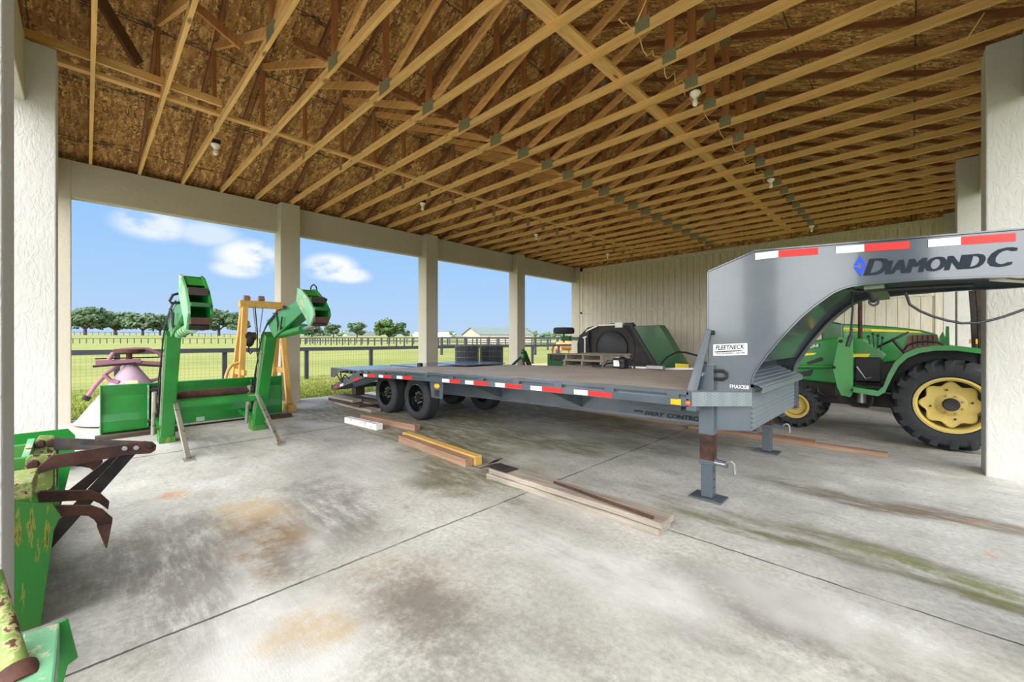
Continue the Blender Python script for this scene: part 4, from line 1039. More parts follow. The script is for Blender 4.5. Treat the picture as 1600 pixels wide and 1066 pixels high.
# lumber pile and timber under the dovetail
rg = random.Random(5); k = 0
for lay in range(3):
    for j in range(3):
        y = 3.72 + j * .26 + rg.uniform(-.03, .03); x0 = -8.85 + rg.uniform(-.25, .2); x1 = x0 + rg.uniform(1.1, 1.7)
        slab_board('pile_board', (x0, y), (x1, y + rg.uniform(-.05, .05)), .20, .05, M['olddark' if (lay + j) % 2 else 'greywood'], 'old board piled under the trailer tail, %s layer, %s from the loader' % (['bottom', 'middle', 'top'][lay], ORD[j]), 'board', 'boards piled under the trailer tail', lay * .053, .004, lay * 7 + j)
slab_board('pile_block', (-8.75, 4.12), (-8.55, 4.12), .2, .185, M['olddark'], 'dark block on the tail pile carrying the protruding timber', 'block', None, .163)
slab_board('timber', (-9.42, 4.12), (-8.50, 4.12), .13, .13, M['olddark'], 'dark square timber sticking out past the trailer tail', 'timber', G, .352)
# ================================================================== FRONT LOADER parked on its stands
def plate_px(m, pts, fn, v, vec):
    m.prism([fn(px, py, v) for px, py in pts], vec); return m
FL = thing('front_loader', (-7.1, 1.27, 0), 'green front loader parked on silver stands, arms raised and wide bucket on the slab', 'loader')
def boom(yc, near):
    y0, y1 = yc - .07, yc + .07
    m = MB(); m.bar((-7.13, yc, .02), (-6.50, yc, 1.43), .14, .19, (1, 0, 0)); B = m.build('boom', M['green'], FL, smooth=False, bevel=.008)
    up = [(412.4, 500.4), (461.6, 467.3), (472, 484), (456, 499), (433, 519), (424, 528), (418, 516)]
    m = MB(); P = [onY(px, py, 1.70) for px, py in up]; m.prism([Vector((p.x, y0, p.z)) for p in P], (0, .14, 0)); A = m.build('upper_arm', M['green'], FL, smooth=False, bevel=.008)
    dY = yc - 1.80
    crv = [(464.4, 449.7), (470, 452.5), (481.3, 466.6), (488.3, 482), (489.8, 492), (484, 508.8), (480.6, 508.8), (477, 497.5), (465.8, 477.8), (462.3, 469.4)]
    C = [onY(px, py, 1.68) for px, py in crv]
    if not near: C = [Vector((p.x, p.y, 1.78 + (p.z - 1.78) * 1.22)) for p in C]
    K = None
    for s, off in ((-1, 0), (1, .165)):
        m = MB(); sc = 1.0
        m.prism([Vector((p.x, p.y + dY + off, p.z)) for p in C], (0, .022, 0))
        k = m.build('mast_plate', M['greenlt'] if s < 0 else M['green'], FL, smooth=False, bevel=.003, label='pale scuffed mast plate' if s < 0 else None)
    yA, yB = 1.70 + dY, 1.848 + dY
    def cross(i0, f, w, h, mat, nm):
        a = C[i0].lerp(C[(i0 + 1) % len(C)], f); m = MB(); m.box(a.x - w / 2, a.x + w / 2, yA, yB, a.z - h / 2, a.z + h / 2); return m.build(nm, mat, FL, smooth=False, bevel=.004)
    m = MB(); bk = [C[0], C[9], C[8], C[7]]; m.sheet([Vector((p.x + .05, yA, p.z - .02)) for p in bk], [Vector((p.x + .05, yB, p.z - .02)) for p in bk]); m.build('mast_back', M['greendk'], FL, smooth=False)
    m = MB(); tp = [C[0], C[1], C[1].lerp(C[2], .5)]; m.sheet([Vector((p.x - .01, yA, p.z - .012)) for p in tp], [Vector((p.x - .01, yB, p.z - .012)) for p in tp]); m.build('mast_cap', M['green'], FL, smooth=False)
    cross(2, .1, .06, .07, M['rustdk'], 'cross_plate'); cross(3, .0, .05, .04, M['greendk'], 'cross_plate'); cross(4, .45, .08, .06, M['rustred'], 'cross_plate')
    m = MB(); a = C[5]; m.cyl((a.x, yA, a.z + .03), (a.x, yB, a.z + .03), .035, n=14); m.build('pivot_pin', M['rustdk'], FL)
    # lift cylinder
    a = onY(427.8, 523, 1.72); b = onY(461.6, 514.4, 1.72); c = onY(482, 508, 1.72)
    mv = lambda p: Vector((p.x, p.y + dY + .08, p.z))
    m = MB(); m.cyl(mv(a), mv(b), .050, n=16); m.cyl(mv(b), mv(b) + (mv(c) - mv(b)) * .12, .062, n=16); cyl_ = m.build('cylinder', M['green'] if near else M['greenlt'], FL)
    m = MB(); m.cyl(mv(b), mv(c), .024, n=12); m.build('cylinder_rod', M['steel'], cyl_)
    if not near:
        for f in (.3, .5, .7, .9): m = MB(); q = mv(a).lerp(mv(b), f); d = (mv(b) - mv(a)).normalized() * .02; m.cyl(q - d, q + d, .054, n=16); m.build('cylinder_band', M['greenold'], cyl_)
    # carrier at the foot, side cylinder and hoses
    m = MB(); m.prism([(-7.25, y0 - .015, .0), (-7.0, y0 - .015, .0), (-7.0, y0 - .015, .07), (-7.08, y0 - .015, .15), (-7.22, y0 - .015, .15)], (0, .17, 0)); m.build('boom_foot', M['greenold'], FL, smooth=False, bevel=.006)
    m = MB(); m.cyl((-7.16, y0 - .06, .10), (-7.05, y0 - .06, .62), .022, n=12); m.cyl((-7.03, y0 - .06, .40), (-6.98, y0 - .06, .68), .028, n=12); m.build('tilt_cylinder', M['silver'], FL)
    for z in (.14, .48): m = MB(); m.bar((-7.12, yc, z), (-8.08, yc, z + .03), .09, .07); m.build('bucket_link', M['rustdk'] if z > .3 else M['green'], FL, smooth=False, bevel=.006)
    m = MB(); m.bar((-7.0, y0 - .005, .25), (-6.60, y0 - .005, 1.2), .012, .05, (1, 0, 0)); m.build('hose_channel', M['silver'], FL, smooth=False)
    for j in range(2):
        o = .02 * j; m = MB()
        m.tube([(-7.02 + o, y0 - .012, .45), (-6.84 + o, y0 - .015 - o, .85), (-6.70 + o, y0 - .02, 1.15), (-6.56 + o, y0 - .012, 1.42), (-6.30 + o, y0 - .012 - o * .3, 1.56 + o), (-5.85, y0 - .012, 1.72 + o), (-5.55, y0 - .015 - o, 1.76 - o)], .008, 6); m.build('hydraulic_hose', M['plastic'], FL)
    m = MB(); q = mv(a); m.tube([q + Vector((.10, -.06, .02)), q + Vector((.16, -.08, .14)), q + Vector((.10, -.08, .26)), q + Vector((-.02, -.08, .28))], .010, 6); m.tube([q + Vector((.2, -.06, .05)), q + Vector((.32, -.09, .1)), q + Vector((.36, -.09, .22))], .010, 6); m.build('hydraulic_hose', M['plastic'], FL)
    return C, dY
CB, _ = boom(1.80, True)
CA, dA = boom(.74, False)
# hoops and hoses on the mast plates
hp0 = [onY(px, py, 1.855) for px, py in ((485, 456), (486, 448), (490, 444.5), (494, 448), (495.5, 457))]
m = MB(); m.tube(hp0, .008, 8); m.build('lifting_hoop', M['black'], FL)
m = MB(); m.tube([onY(px, py, 1.88) for px, py in ((503, 466), (510, 468), (508, 474), (513, 484), (512, 496), (507, 508))], .012, 8); m.tube([onY(px, py, 1.88) for px, py in ((505, 470), (509, 480), (511, 492))], .012, 8); m.build('hydraulic_hose', M['plastic'], FL)
Xh = -5.35
hh = [onX(px, py, Xh) for px, py in ((286, 461), (278, 459), (270, 461), (265, 470), (268, 474), (283, 473))]
m = MB(); m.tube(hh, .013, 8); m.build('mast_handle', M['black'], FL)
# torque tube, rusty tube, cross bar
m = MB(); m.bar((-6.90, .70, .50), (-6.90, 1.84, .52), .10, .11); m.build('torque_tube', M['green'], FL, smooth=False, bevel=.02)
m = MB(); m.cyl((-7.02, .74, .61), (-7.02, 1.80, .615), .055, n=20); m.build('cross_tube', M['rustred'], FL, label='rusty red cross tube')
for yc in (.80, 1.735):
    e = Vector((-5.87, yc, .012)); s = Vector((-6.86, yc, .56))
    m = MB(); m.bar(s, e, .05, .05, (0, 1, 0)); ST = m.build('parking_stand', M['silver'], FL, smooth=False, bevel=.004, label='bare silver parking stand')
    m = MB(); m.box(e.x - .04, e.x + .11, e.y - .05, e.y + .05, .002, .014); m.build('stand_foot', M['silver'], ST, smooth=False)
    m = MB(); m.cyl((s.x, yc - .11, s.z - .01), (s.x, yc + .05, s.z - .01), .014, n=10); m.build('stand_pin', M['silver'], ST)
# bucket
bY0, bY1, bX = .145, 2.42, -8.08
m = MB()
prof = [(bX, .06), (bX, .20), (bX - .02, .30), (bX - .03, .55), (bX + .0, .64), (bX + .015, .705), (bX - .015, .715)]
m.sheet([(x, bY0, z) for x, z in prof], [(x, bY1, z) for x, z in prof]); m.sheet([(x - .02, bY0, z) for x, z in prof[:-1]], [(x - .02, bY1, z) for x, z in prof[:-1]])
m.sheet([(bX, bY0, .06), (bX - .10, bY0, .025), (bX - .60, bY0, .01)], [(bX, bY1, .06), (bX - .10, bY1, .025), (bX - .60, bY1, .01)])
BK = m.build('bucket', M['green'], FL, smooth=False)
for y in (bY0 - .012, bY1):
    m = MB(); m.prism([(bX + .02, y, .05), (bX + .02, y, .715), (bX - .25, y, .66), (bX - .58, y, .16), (bX - .62, y, .005), (bX - .1, y, .005)], (0, .014, 0)); m.build('bucket_side', M['green'], BK, smooth=False, bevel=.003)
m = MB(); m.box(bX - .01, bX + .012, .66, bY1, .030, .058); m.build('wear_edge', M['silver'], BK, smooth=False)
for y in (.625, .87, 1.93, 2.13):
    m = MB(); m.prism([(bX + .005, y, .07), (bX + .005, y, .69), (bX + .10, y, .68), (bX + .07, y, .12)], (0, .016, 0)); m.build('hook_rib', M['greenlt'] if y < .7 else M['green'], BK, smooth=False, bevel=.002)
for y in (.645, 1.945):
    m = MB(); m.box(bX - .0, bX + .012, y, y + .22, .08, .66); m.build('hook_backing', M['rustdk'], BK, smooth=False)
    for z in (.62, .16): m = MB(); m.cyl((bX + .06, y - .02, z), (bX + .06, y + .24, z), .03, n=12); m.build('hook_pin', M['rustdk'], BK)
m = MB(); a, b = onX(307, 659, bX + .02), onX(320, 651, bX + .02); m.box(bX - .018, bX + .004, a.y, b.y, a.z, b.z); m.build('rating_label', paint('pale_label', (150, 190, 160), .5), BK, smooth=False)
slab_board('floor_plank', (-7.86, .08), (-7.86, .98), .17, .05, M['olddark'], 'dark old plank on the slab under the bucket end by the pink spreader', 'plank', 'planks under the loader bucket')
slab_board('floor_plank', (-7.86, 1.95), (-7.86, 2.50), .17, .06, M['olddark'], 'dark old plank on the slab under the bucket end by the wooden hoist', 'plank', 'planks under the loader bucket')

# ================================================================== PINK CONE SPREADER (stored upside down)
sc = Vector((-9.40, .52, 0)); SP = thing('cone_spreader', sc, 'faded pink cone spreader standing upside down behind the green bucket', 'spreader')
m = MB(); m.lathe([(.655, .03), (.655, .055), (.64, .06), (.11, .88), (.09, .92), (.09, .95), (0, .95)], sc, n=48); m.build('hopper_cone', M['pink'], SP, angle=22)
m = MB(); m.lathe([(0, 1.12), (.12, 1.12), (.20, 1.14), (.20, 1.19), (.17, 1.20), (.05, 1.17), (0, 1.17)], sc + Vector((0, -.02, 0)), n=32); m.cyl(sc + Vector((0, -.02, .93)), sc + Vector((0, -.02, 1.13)), .04, n=14); m.build('spinner_disc', M['rustred'], SP)
for p0, p1, mt in (((.12, -.42, .99), (.12, .12, 1.0), 'pinkdk'), ((.14, -.45, .93), (.14, .05, .96), 'rustdk'), ((.10, .05, .97), (.10, .50, .93), 'pinkdk'), ((.14, .02, .94), (.12, .44, .89), 'rustdk')):
    m = MB(); m.bar(sc + Vector(p0), sc + Vector(p1), .02, .07 if mt == 'pinkdk' else .035); m.build('frame_bar', M[mt], SP, smooth=False, bevel=.003)
m = MB(); m.cyl(sc + Vector((-.05, -.42, 1.045)), sc + Vector((-.05, .60, 1.05)), .011, n=8); m.build('agitator_rod', M['rustdk'], SP)
for pts in ([(0, -.28, .98), (0, -.22, 1.12), (0, -.12, 1.19), (0, .05, 1.20), (0, .22, 1.19), (0, .36, 1.12), (0, .45, .95), (.05, .47, .78), (.05, .40, .66)], [(.02, .46, .72), (.05, .30, .66), (.05, .10, .64)], [(.05, -.10, .97), (.05, -.28, .82), (.05, -.42, .62), (.05, -.50, .46)], [(.15, -.32, .80), (.15, -.25, .70), (.2, -.15, .66)]):
    m = MB(); m.tube([sc + Vector(p) for p in pts], .030, 10); m.build('frame_tube', M['pinkdk'], SP, smooth=True)
m = MB(); m.cyl(sc + Vector((.05, -.50, .46)), sc + Vector((.05, -.535, .40)), .05, n=12); m.build('hitch_pin', M['rustdk'], SP)
m = MB(); m.box(sc.x + .30, sc.x + .36, sc.y - .28, sc.y - .20, 0, .06); m.build('foot', M['black'], SP, smooth=False)
m = MB(); q = sc + Vector((.36, -.10, .60)); m.prism([q, q + Vector((0, .18, 0)), q + Vector((-.04, .16, .09)), q + Vector((-.04, .02, .09))], (.01, 0, .003)); m.build('warning_label', paint('aged_label', (226, 206, 160), .6), SP, smooth=False)

# ================================================================== YELLOW LUMBER HOIST
HO = thing('timber_hoist', (-8.95, 2.35, 0), 'yellow lumber A-frame hoist with chains beside the second pillar', 'hoist')
m = MB(); m.box(-9.05, -8.91, 1.98, 2.74, 1.96, 2.09); m.build('top_beam', M['lumberx'], HO, smooth=False, bevel=.004)
for y, s in ((2.06, 0), (2.66, 1)):
    for x in (-9.50, -8.52 if s else -8.86):
        m = MB(); m.bar((-8.98 + (.06 if x > -9 else -.06), y, 1.97), (x, y + (.03 if s else -.10), .13), .09, .09, (0, 1, 0)); m.build('leg', M['lumber'], HO, smooth=False, bevel=.004)
    yb = y + (.03 if s else -.13)
    m = MB(); m.box(-9.55, -8.34 if s else -8.76, yb - .07, yb + .07, .0, .13); m.build('skid', M['lumberx'], HO, smooth=False, bevel=.004)
    m = MB(); m.bar((-9.35, y + (.06 if s else -.06), .75), (-8.65, y + (.06 if s else -.06), .75), .045, .10); m.build('tie_board', M['lumberx'], HO, smooth=False, bevel=.003)
m = MB(); m.box(-9.45, -9.36, 2.10, 2.60, .20, .34); m.build('spreader_board', M['lumberx'], HO, smooth=False)
for y, a in ((2.10, .4), (2.34, .78)):
    m = MB(); c = Vector((-8.97, y, 2.13)); m.bar(c + Vector((0, -.05, 0)), c + Vector((0, .05, 0)), .09, .09, (sin(a), 0, cos(a))); m.build('cleat', M['brownwood'], HO, smooth=False, bevel=.004)
m = MB(); m.tube([(-8.93, 2.70, 2.0), (-8.92, 2.80, 1.97), (-8.90, 2.88, 1.9)], .04, 8); m.build('rope_end', M['black'], HO)
def chain(p0, p1, parent, n=None):
    p0 = Vector(p0); p1 = Vector(p1); L = (p1 - p0).length; n = n or int(L / .035); m = MB()
    for i in range(n):
        c = p0.lerp(p1, (i + .5) / n); d = (p1 - p0).normalized(); s = d.orthogonal().normalized() if i % 2 else d.cross(d.orthogonal()).normalized()
        pts = [c + d * .024 * cos(2 * pi * k / 8) + s * .011 * sin(2 * pi * k / 8) for k in range(9)]; m.tube(pts, .0045, 5, False)
    return m.build('chain', M['steel'], parent)
chain((-8.95, 2.20, 1.96), (-8.92, 2.24, 1.50), HO); chain((-8.95, 2.36, 1.96), (-8.92, 2.30, 1.50), HO)
m = MB(); m.ball((-8.92, 2.13, 1.36), .115, 3, (.7, .75, 1.25)); m.cyl((-8.92, 2.05, 1.42), (-8.92, 2.23, 1.42), .075, n=20); HB_ = m.build('chain_block', M['rustdk'], HO)
m = MB(); m.tube([(-8.92, 2.12, 1.22), (-8.92, 2.11, 1.14), (-8.92, 2.15, 1.09), (-8.92, 2.18, 1.13)], .014, 8); m.build('hook', M['black'], HB_)
m = MB(); m.tube([(-8.92, 2.22, 2.0), (-8.91, 2.26, 1.5), (-8.90, 2.25, 1.1), (-8.89, 2.28, .85)], .012, 6); m.build('hoist_rope', M['plastic'], HO)
m = MB(); m.tube([onX(px, py, -8.84) for px, py in ((352, 598), (353, 588), (357, 577), (364, 569.5), (373, 567))], .026, 10); m.build('yellow_strap', M['lumber'], HO)

# ================================================================== BOX BLADE by the front opening
BX = thing('box_blade', (-3.7, -.3, 0), 'scraped green box blade with rusty ripper shanks between the white front pillars', 'box blade')
def polyX(pts, X): return [onX(px, py, X) for px, py in pts]
nr = polyX([(63, 985), (84, 830), (95, 806), (83, 789), (22, 783)], -2.95)
m = MB(); m.prism(nr + [Vector((-2.95, -.95, .60)), Vector((-2.95, -1.0, .30)), Vector((-2.95, -.80, .0))], (-.014, 0, 0)); m.build('end_plate', M['greenold'], BX, smooth=False, bevel=.002)
m = MB(); q = [Vector((-4.72, p.y, p.z)) for p in nr]; m.prism([q[0], Vector((-4.72, -.06, .50)), Vector((-4.72, -.06, .60)), Vector((-4.72, -.1, .66)), Vector((-4.72, -.95, .66)), Vector((-4.72, -.95, .0))], (.014, 0, 0)); m.build('end_plate', M['green'], BX, smooth=False, bevel=.002)
m = MB(); m.box(-4.71, -2.97, -.52, -.50, .03, .40); m.box(-4.71, -2.97, -.53, -.48, .0, .12); m.build('moldboard', M['green'], BX, smooth=False)
m = MB(); m.box(-4.70, -2.97, -.40, -.22, .22, .38); m.build('cross_tube', M['green'], BX, smooth=False, bevel=.006)
for X in (-3.41, -3.83): m = MB(); m.box(X - .03, X + .01, -.38, -.12, .30, .72); m.build('mast_post', M['greenold'], BX, smooth=False, bevel=.004)
m = MB(); m.box(-3.27, -2.965, -.42, -.175, .605, .685); m.build('tool_bar', M['greenyel'], BX, smooth=False, bevel=.004, label='yellowed worn tool bar')
for X, pts in ((-3.38, [(40, 718), (48, 711), (83, 711), (83, 758), (76, 769), (38, 769)]), (-3.80, [(55, 690), (62, 681), (84, 681), (88, 685), (88, 760), (50, 764)])):
    m = MB(); m.prism(polyX(pts, X), (-.018, 0, 0)); MP = m.build('mast_plate', M['greenyel'], BX, smooth=False, bevel=.002)
    for px, py in ([(51, 726)] if X > -3.5 else [(62, 694), (80, 692)]):
        a = onX(px, py, X); m = MB(); m.lathe([(0, .022), (.02, .020), (.026, .012), (.026, 0)], a, (1, 0, 0), 8); m.build('bolt', M['rustred'], MP)
m = MB(); m.bar(onX(50, 692, -3.84), onX(26, 762, -3.4), .03, .06); m.build('mast_brace', M['greenlt'], BX, smooth=False, bevel=.003)
m = MB(); m.prism(polyX([(52, 735), (82, 711), (225, 689), (238, 690), (244, 695), (243, 703), (235, 708), (195, 711), (82, 733), (55, 742)], -3.36), (.014, 0, 0)); TB_ = m.build('top_link_bar', M['rustred'], BX, smooth=False, bevel=.002)
for px, py in ((195, 701), (213, 700), (234, 698)):
    a = onX(px, py, -3.345); m = MB(); m.lathe([(0, .010), (.012, .009), (.015, .004), (.015, 0)], a, (1, 0, 0), 8); m.build('bolt', M['steel'] if px < 230 else M['black'], TB_)
m = MB(); m.prism([onX(px, py, X) for px, py, X in ((84, 684, -3.78), (150, 687, -3.6), (225, 690, -3.42), (222, 700, -3.42), (140, 703, -3.6), (84, 704, -3.78))], (-.014, 0, 0)); m.build('top_link_bar', M['rustdk'], BX, smooth=False, bevel=.002, label='blue-grey weathered bar')
m = MB(); m.prism(polyX([(190, 708), (217, 704), (80, 858), (80, 826)], -3.40), (-.012, 0, 0)); m.build('rear_brace', M['rustdk'], BX, smooth=False, bevel=.002)
m = MB(); m.prism(polyX([(176, 712), (190, 710), (120, 780), (90, 780)], -3.55), (-.012, 0, 0)); m.build('rear_brace', M['rustdk'], BX, smooth=False, bevel=.002)
m = MB(); m.prism(polyX([(56, 771), (62, 768), (142, 767), (158, 773), (171, 785), (169, 797), (155, 787), (142, 782), (120, 783), (60, 786)], -3.28), (-.028, 0, 0)); m.build('ripper_shank', M['rust'], BX, smooth=False, bevel=.004)
m = MB(); m.prism(polyX([(70, 793), (80, 791), (142, 791), (160, 797), (176, 811), (175, 821), (154, 823), (147, 813), (138, 807), (122, 806), (75, 809)], -3.02), (-.028, 0, 0)); SH = m.build('ripper_shank', M['rust'], BX, smooth=False, bevel=.004)
m = MB(); m.prism(polyX([(151, 823), (175, 819), (167.5, 857), (165, 857)], -3.005), (-.05, 0, 0)); m.build('ripper_point', M['rustred'], SH, smooth=False, bevel=.003)
m = MB(); m.prism(polyX([(85, 715), (158, 713), (161, 722), (149, 738), (140, 732), (125, 729), (85, 729)], -4.15), (-.028, 0, 0)); m.build('ripper_shank', M['rust'], BX, smooth=False, bevel=.004)

# green implement frame nearest the photographer
GI = thing('implement_frame', (-1.6, -.12, 0), 'light green worn implement beam with round pipe in front of the box blade', 'implement')
m = MB(); m.prism([onX(px, py, -1.95) for px, py in ((-6, 1020), (104, 968), (107, 970), (122, 1028), (106, 1040))] + [Vector((-1.95, -.10, .0)), Vector((-1.95, -.30, .0))], (-.012, 0, 0)); m.build('end_plate', M['green'], GI, smooth=False, bevel=.002)
m = MB(); m.box(-1.95, -.95, -.135, -.058, .34, .452); m.build('beam', M['greenlt'], GI, smooth=False, bevel=.006)
m = MB(); m.tube([onX(-16, 900, -2.0), onX(8, 985, -1.86), onX(30, 1062, -1.72)], .026, 16); m.build('pipe', M['greenyel'], GI)
m = MB(); m.lathe([(.027, -.02), (.04, -.02), (.04, .03), (.027, .03)], onX(28, 1058, -1.73), (onX(30, 1062, -1.72) - onX(8, 985, -1.86)), 20, True); m.build('pipe_collar', M['rust'], GI)
m = MB(); m.bar(onX(29, 1062, -1.72), (-1.70, -.10, .40), .03, .03); m.build('pipe_bracket', M['rust'], GI, smooth=False)
for x in (-1.05,): m = MB(); m.box(x - .03, x + .03, -.25, .05, 0, .345); m.build('leg', M['green'], GI, smooth=False, bevel=.003)

# ================================================================== TRACTORS
def big_tyre(c, R, rr, wd, lugs, parent, name='tyre'):
    c = Vector(c); w = wd / 2; m = MB(); Rb = R - .04
    half = [(rr, -w * .72), (rr + .03, -w * .93), (rr + (Rb - rr) * .45, -w), (rr + (Rb - rr) * .8, -w * .95), (Rb - .015, -w * .82), (Rb, -w * .5), (Rb + .004, 0)]
    m.lathe(half + [(r, -t) for r, t in reversed(half[:-1])], c, (0, 1, 0), 56)
    for sd in (-1, 1):
        for i in range(lugs):
            a0 = 2 * pi * (i + (.5 if sd > 0 else 0)) / lugs; P = []
            for f, r in ((-.04, R), (.35, R), (.75, R - .006), (1.0, R - .03), (1.03, R - .10)):
                a = a0 + .22 * max(f, 0) ** 1.2; P.append((a, sd * w * f * .98, r))
            hw = .024 * 2 * pi * R / lugs / .16 / R; vs = []
            for k, (a, y, r) in enumerate(P):
                h = hw * (1 if k < 3 else 1.25)
                for da, rad in ((-h, r), (h, r), (h * 1.25, Rb - .05 if k < 4 else r - .04), (-h * 1.25, Rb - .05 if k < 4 else r - .04)):
                    vs.append(c + Vector((cos(a + da) * rad, y, sin(a + da) * rad)))
            fs = [(4 * k + j, 4 * k + (j + 1) % 4, 4 * k + 4 + (j + 1) % 4, 4 * k + 4 + j) for k in range(len(P) - 1) for j in range(4)] + [(0, 1, 2, 3), (19, 18, 17, 16)]
            m.add(vs, fs)
    return m.build(name, M['rubber'], parent, angle=28)
def tractor_wheel(parent, c, R, rr, wd, lugs, sd, scallop=True):
    c = Vector(c); off = Vector(parent.location)
    w_ = bpy.data.objects.new('wheel', None); COL.objects.link(w_); w_.parent = parent; w_.location = c - off
    big_tyre(c, R, rr, wd, lugs, w_); s = -sd; w = wd / 2; m = MB()
    m.lathe([(rr + .012, s * w * .86), (rr + .014, s * w * .92), (rr - .01, s * w * .92), (rr - .03, s * w * .80), (rr - .035, s * w * .1), (rr - .035, -s * w * .8)], c, (0, 1, 0), 48); m.build('rim', M['yellow'], w_)
    m = MB(); n = 96; R0 = rr - .035; ring = []
    rows = [(lambda a: R0 * (.90 + (.085 * cos(8 * a) if scallop else .08)), .42), (lambda a: R0 * (.86 + (.07 * cos(8 * a) if scallop else .08)), .47), (lambda a: R0 * .74, .40), (lambda a: R0 * .50, .36), (lambda a: R0 * .40, .44), (lambda a: R0 * .26, .44)]
    vs = []; fs = []
    for f, t in rows:
        for j in range(n): a = 2 * pi * j / n; r = f(a); vs.append(c + Vector((cos(a) * r, s * w * t, sin(a) * r)))
    for i in range(len(rows) - 1):
        for j in range(n): fs.append((i * n + j, i * n + (j + 1) % n, (i + 1) * n + (j + 1) % n, (i + 1) * n + j))
    fs.append(tuple((len(rows) - 1) * n + j for j in range(n)))
    m.add(vs, fs); m.build('wheel_disc', M['yellow'], w_)
    m = MB(); m.lathe([(R0 * .27, s * w * .44), (R0 * .26, s * w * .60), (R0 * .22, s * w * .68), (R0 * .12, s * w * .66), (0, s * w * .66)], c, (0, 1, 0), 28); m.build('hub_cap', M['plastic'], w_)
    for i in range(8):
        a = (i + .5) * pi / 4; q = c + Vector((cos(a) * R0 * .38, s * w * .43, sin(a) * R0 * .38)); m = MB(); m.lathe([(0, .02), (.010, .019), (.013, .01), (.013, 0)], q, (0, s, 0), 6); m.build('wheel_bolt', M['steel'], w_)
    if scallop:
        for i in range(4):
            a = i * pi / 2 + .2; q = c + Vector((cos(a) * R0 * .62, s * w * .39, sin(a) * R0 * .62)); m = MB(); m.cyl(q, q + Vector((0, s * .012, 0)), .012, n=10); m.build('weight_hole', M['black'], w_)
    return w_
YC = 8.10
T1_ = thing('tractor', (-.45, YC, 0), 'green compact tractor with yellow wheels and loader bracket behind the trailer neck', 'tractor', 'tractors by the siding wall')
tractor_wheel(T1_, (.35, 7.455, .557), .557, .325, .41, 18, 1); tractor_wheel(T1_, (.35, 2 * YC - 7.455, .557), .557, .325, .41, 18, -1)
tractor_wheel(T1_, (-1.29, 7.69, .337), .337, .175, .25, 16, 1, False); tractor_wheel(T1_, (-1.29, 2 * YC - 7.69, .337), .337, .175, .25, 16, -1, False)
def pY(pts, Y): return [onY(px, py, Y) for px, py in pts]
HY = 7.84; HW = 2 * (YC - HY)
hd = pY([(1312, 527), (1290, 529), (1265, 534)], HY)
hood = hd + [Vector((-1.42, HY, 1.205)), Vector((-1.66, HY, 1.12)), Vector((-1.74, HY, .98)), Vector((-1.74, HY, .74))] + pY([(1240, 593), (1301, 600), (1316, 602)], HY)
m = MB(); m.prism(hood, (0, HW, 0)); H_ = m.build('hood', M['jdgreen'], T1_, smooth=False, bevel=.03)
for nm, pts, mt, d in (('vent', [(1261, 566), (1283, 558), (1287, 560), (1286, 564), (1265, 570), (1261, 569)], 'black', .004), ('vent', [(1239, 584), (1271, 577), (1270, 583), (1266, 588), (1240, 589)], 'plastic', .004), ('stripe', [(1238, 553), (1276, 551.5), (1272, 554.5), (1238, 557.5)], 'stripe', .005), ('vent', [(1238, 557.5), (1258, 556), (1246, 563), (1238, 568)], 'black', .004)):
    m = MB(); m.prism([p + Vector((0, -d, 0)) for p in pY(pts, HY)], (0, d + .004, 0)); m.build(nm, M[mt], H_, smooth=False)
m = MB(); m.prism([p + Vector((0, -.004, 0)) for p in pY([(1254, 546.5), (1254, 541), (1281, 536.5), (1281, 543)], HY)], (0, .008, 0)); m.build('badge', M['decal'], H_, smooth=False)
a, b = onY(1255.5, 546, HY), onY(1279.5, 541.8, HY)
text_mb('DEERE', .062, a + Vector((0, -.006, 0)), b - a, (0, 0, 1), (0, -1, 0), 0, .02, .003, width=(b - a).length).build('lettering', M['white'], H_, smooth=False)
m = MB(); m.prism(pY([(1316, 529), (1346, 529), (1362, 540), (1384, 556), (1383, 562), (1366, 574), (1316, 575)], 7.88), (0, 2 * (YC - 7.88), 0)); m.build('cowl', M['jdgreen'], T1_, smooth=False, bevel=.02)
m = MB(); m.prism([p + Vector((0, -.005, 0)) for p in pY([(1333, 553), (1360, 553), (1356, 558), (1333, 558.5)], 7.88)], (0, .01, 0)); m.build('stripe', M['stripe'], T1_, smooth=False)
m = MB(); m.cyl(onY(1238, 573, 7.70), onY(1314, 573, 7.70), .028, n=12); m.build('side_brace', M['jdgreen'], T1_)
m = MB(); m.prism(pY([(1310, 530), (1332, 527), (1333, 613), (1329, 621), (1314, 618), (1308, 606), (1301, 576)], 7.52), (0, .07, 0)); BR_ = m.build('loader_bracket', paint('bracket_green', (82, 152, 82), .4, .1, .27, (110, 84, 50), 9, c2=(70, 160, 80)), T1_, smooth=False, bevel=.004, label='lighter green loader bracket')
for px, py in ((1314, 533), (1302.5, 574)): a = onY(px, py, 7.52); m = MB(); m.lathe([(0, .03), (.02, .028), (.025, .015), (.025, 0)], a, (0, -1, 0), 8); m.build('bolt', M['rustdk'], BR_)
m = MB(); m.prism([Vector((p.x, 2 * YC - p.y, p.z)) for p in pY([(1310, 530), (1332, 527), (1333, 613), (1314, 618), (1301, 576)], 7.52)], (0, -.07, 0)); m.build('loader_bracket', M['jdgreen'], T1_, smooth=False, bevel=.004)
m = MB(); m.box(-.80, -.62, 7.56, 2 * YC - 7.56, .55, .70); m.build('bracket_tube', M['belly'], T1_, smooth=False, bevel=.006)
m = MB(); m.box(-1.60, .55, 7.95, 8.25, .38, .74); m.box(.10, .60, 7.68, 8.52, .40, .72); m.box(-1.42, -1.16, 7.80, 8.40, .28, .42); m.build('chassis', M['belly'], T1_, smooth=False, bevel=.02)
m = MB(); m.box(-.60, -.30, 7.85, 8.35, .74, 1.10); m.build('firewall', M['plastic'], T1_, smooth=False, bevel=.02)
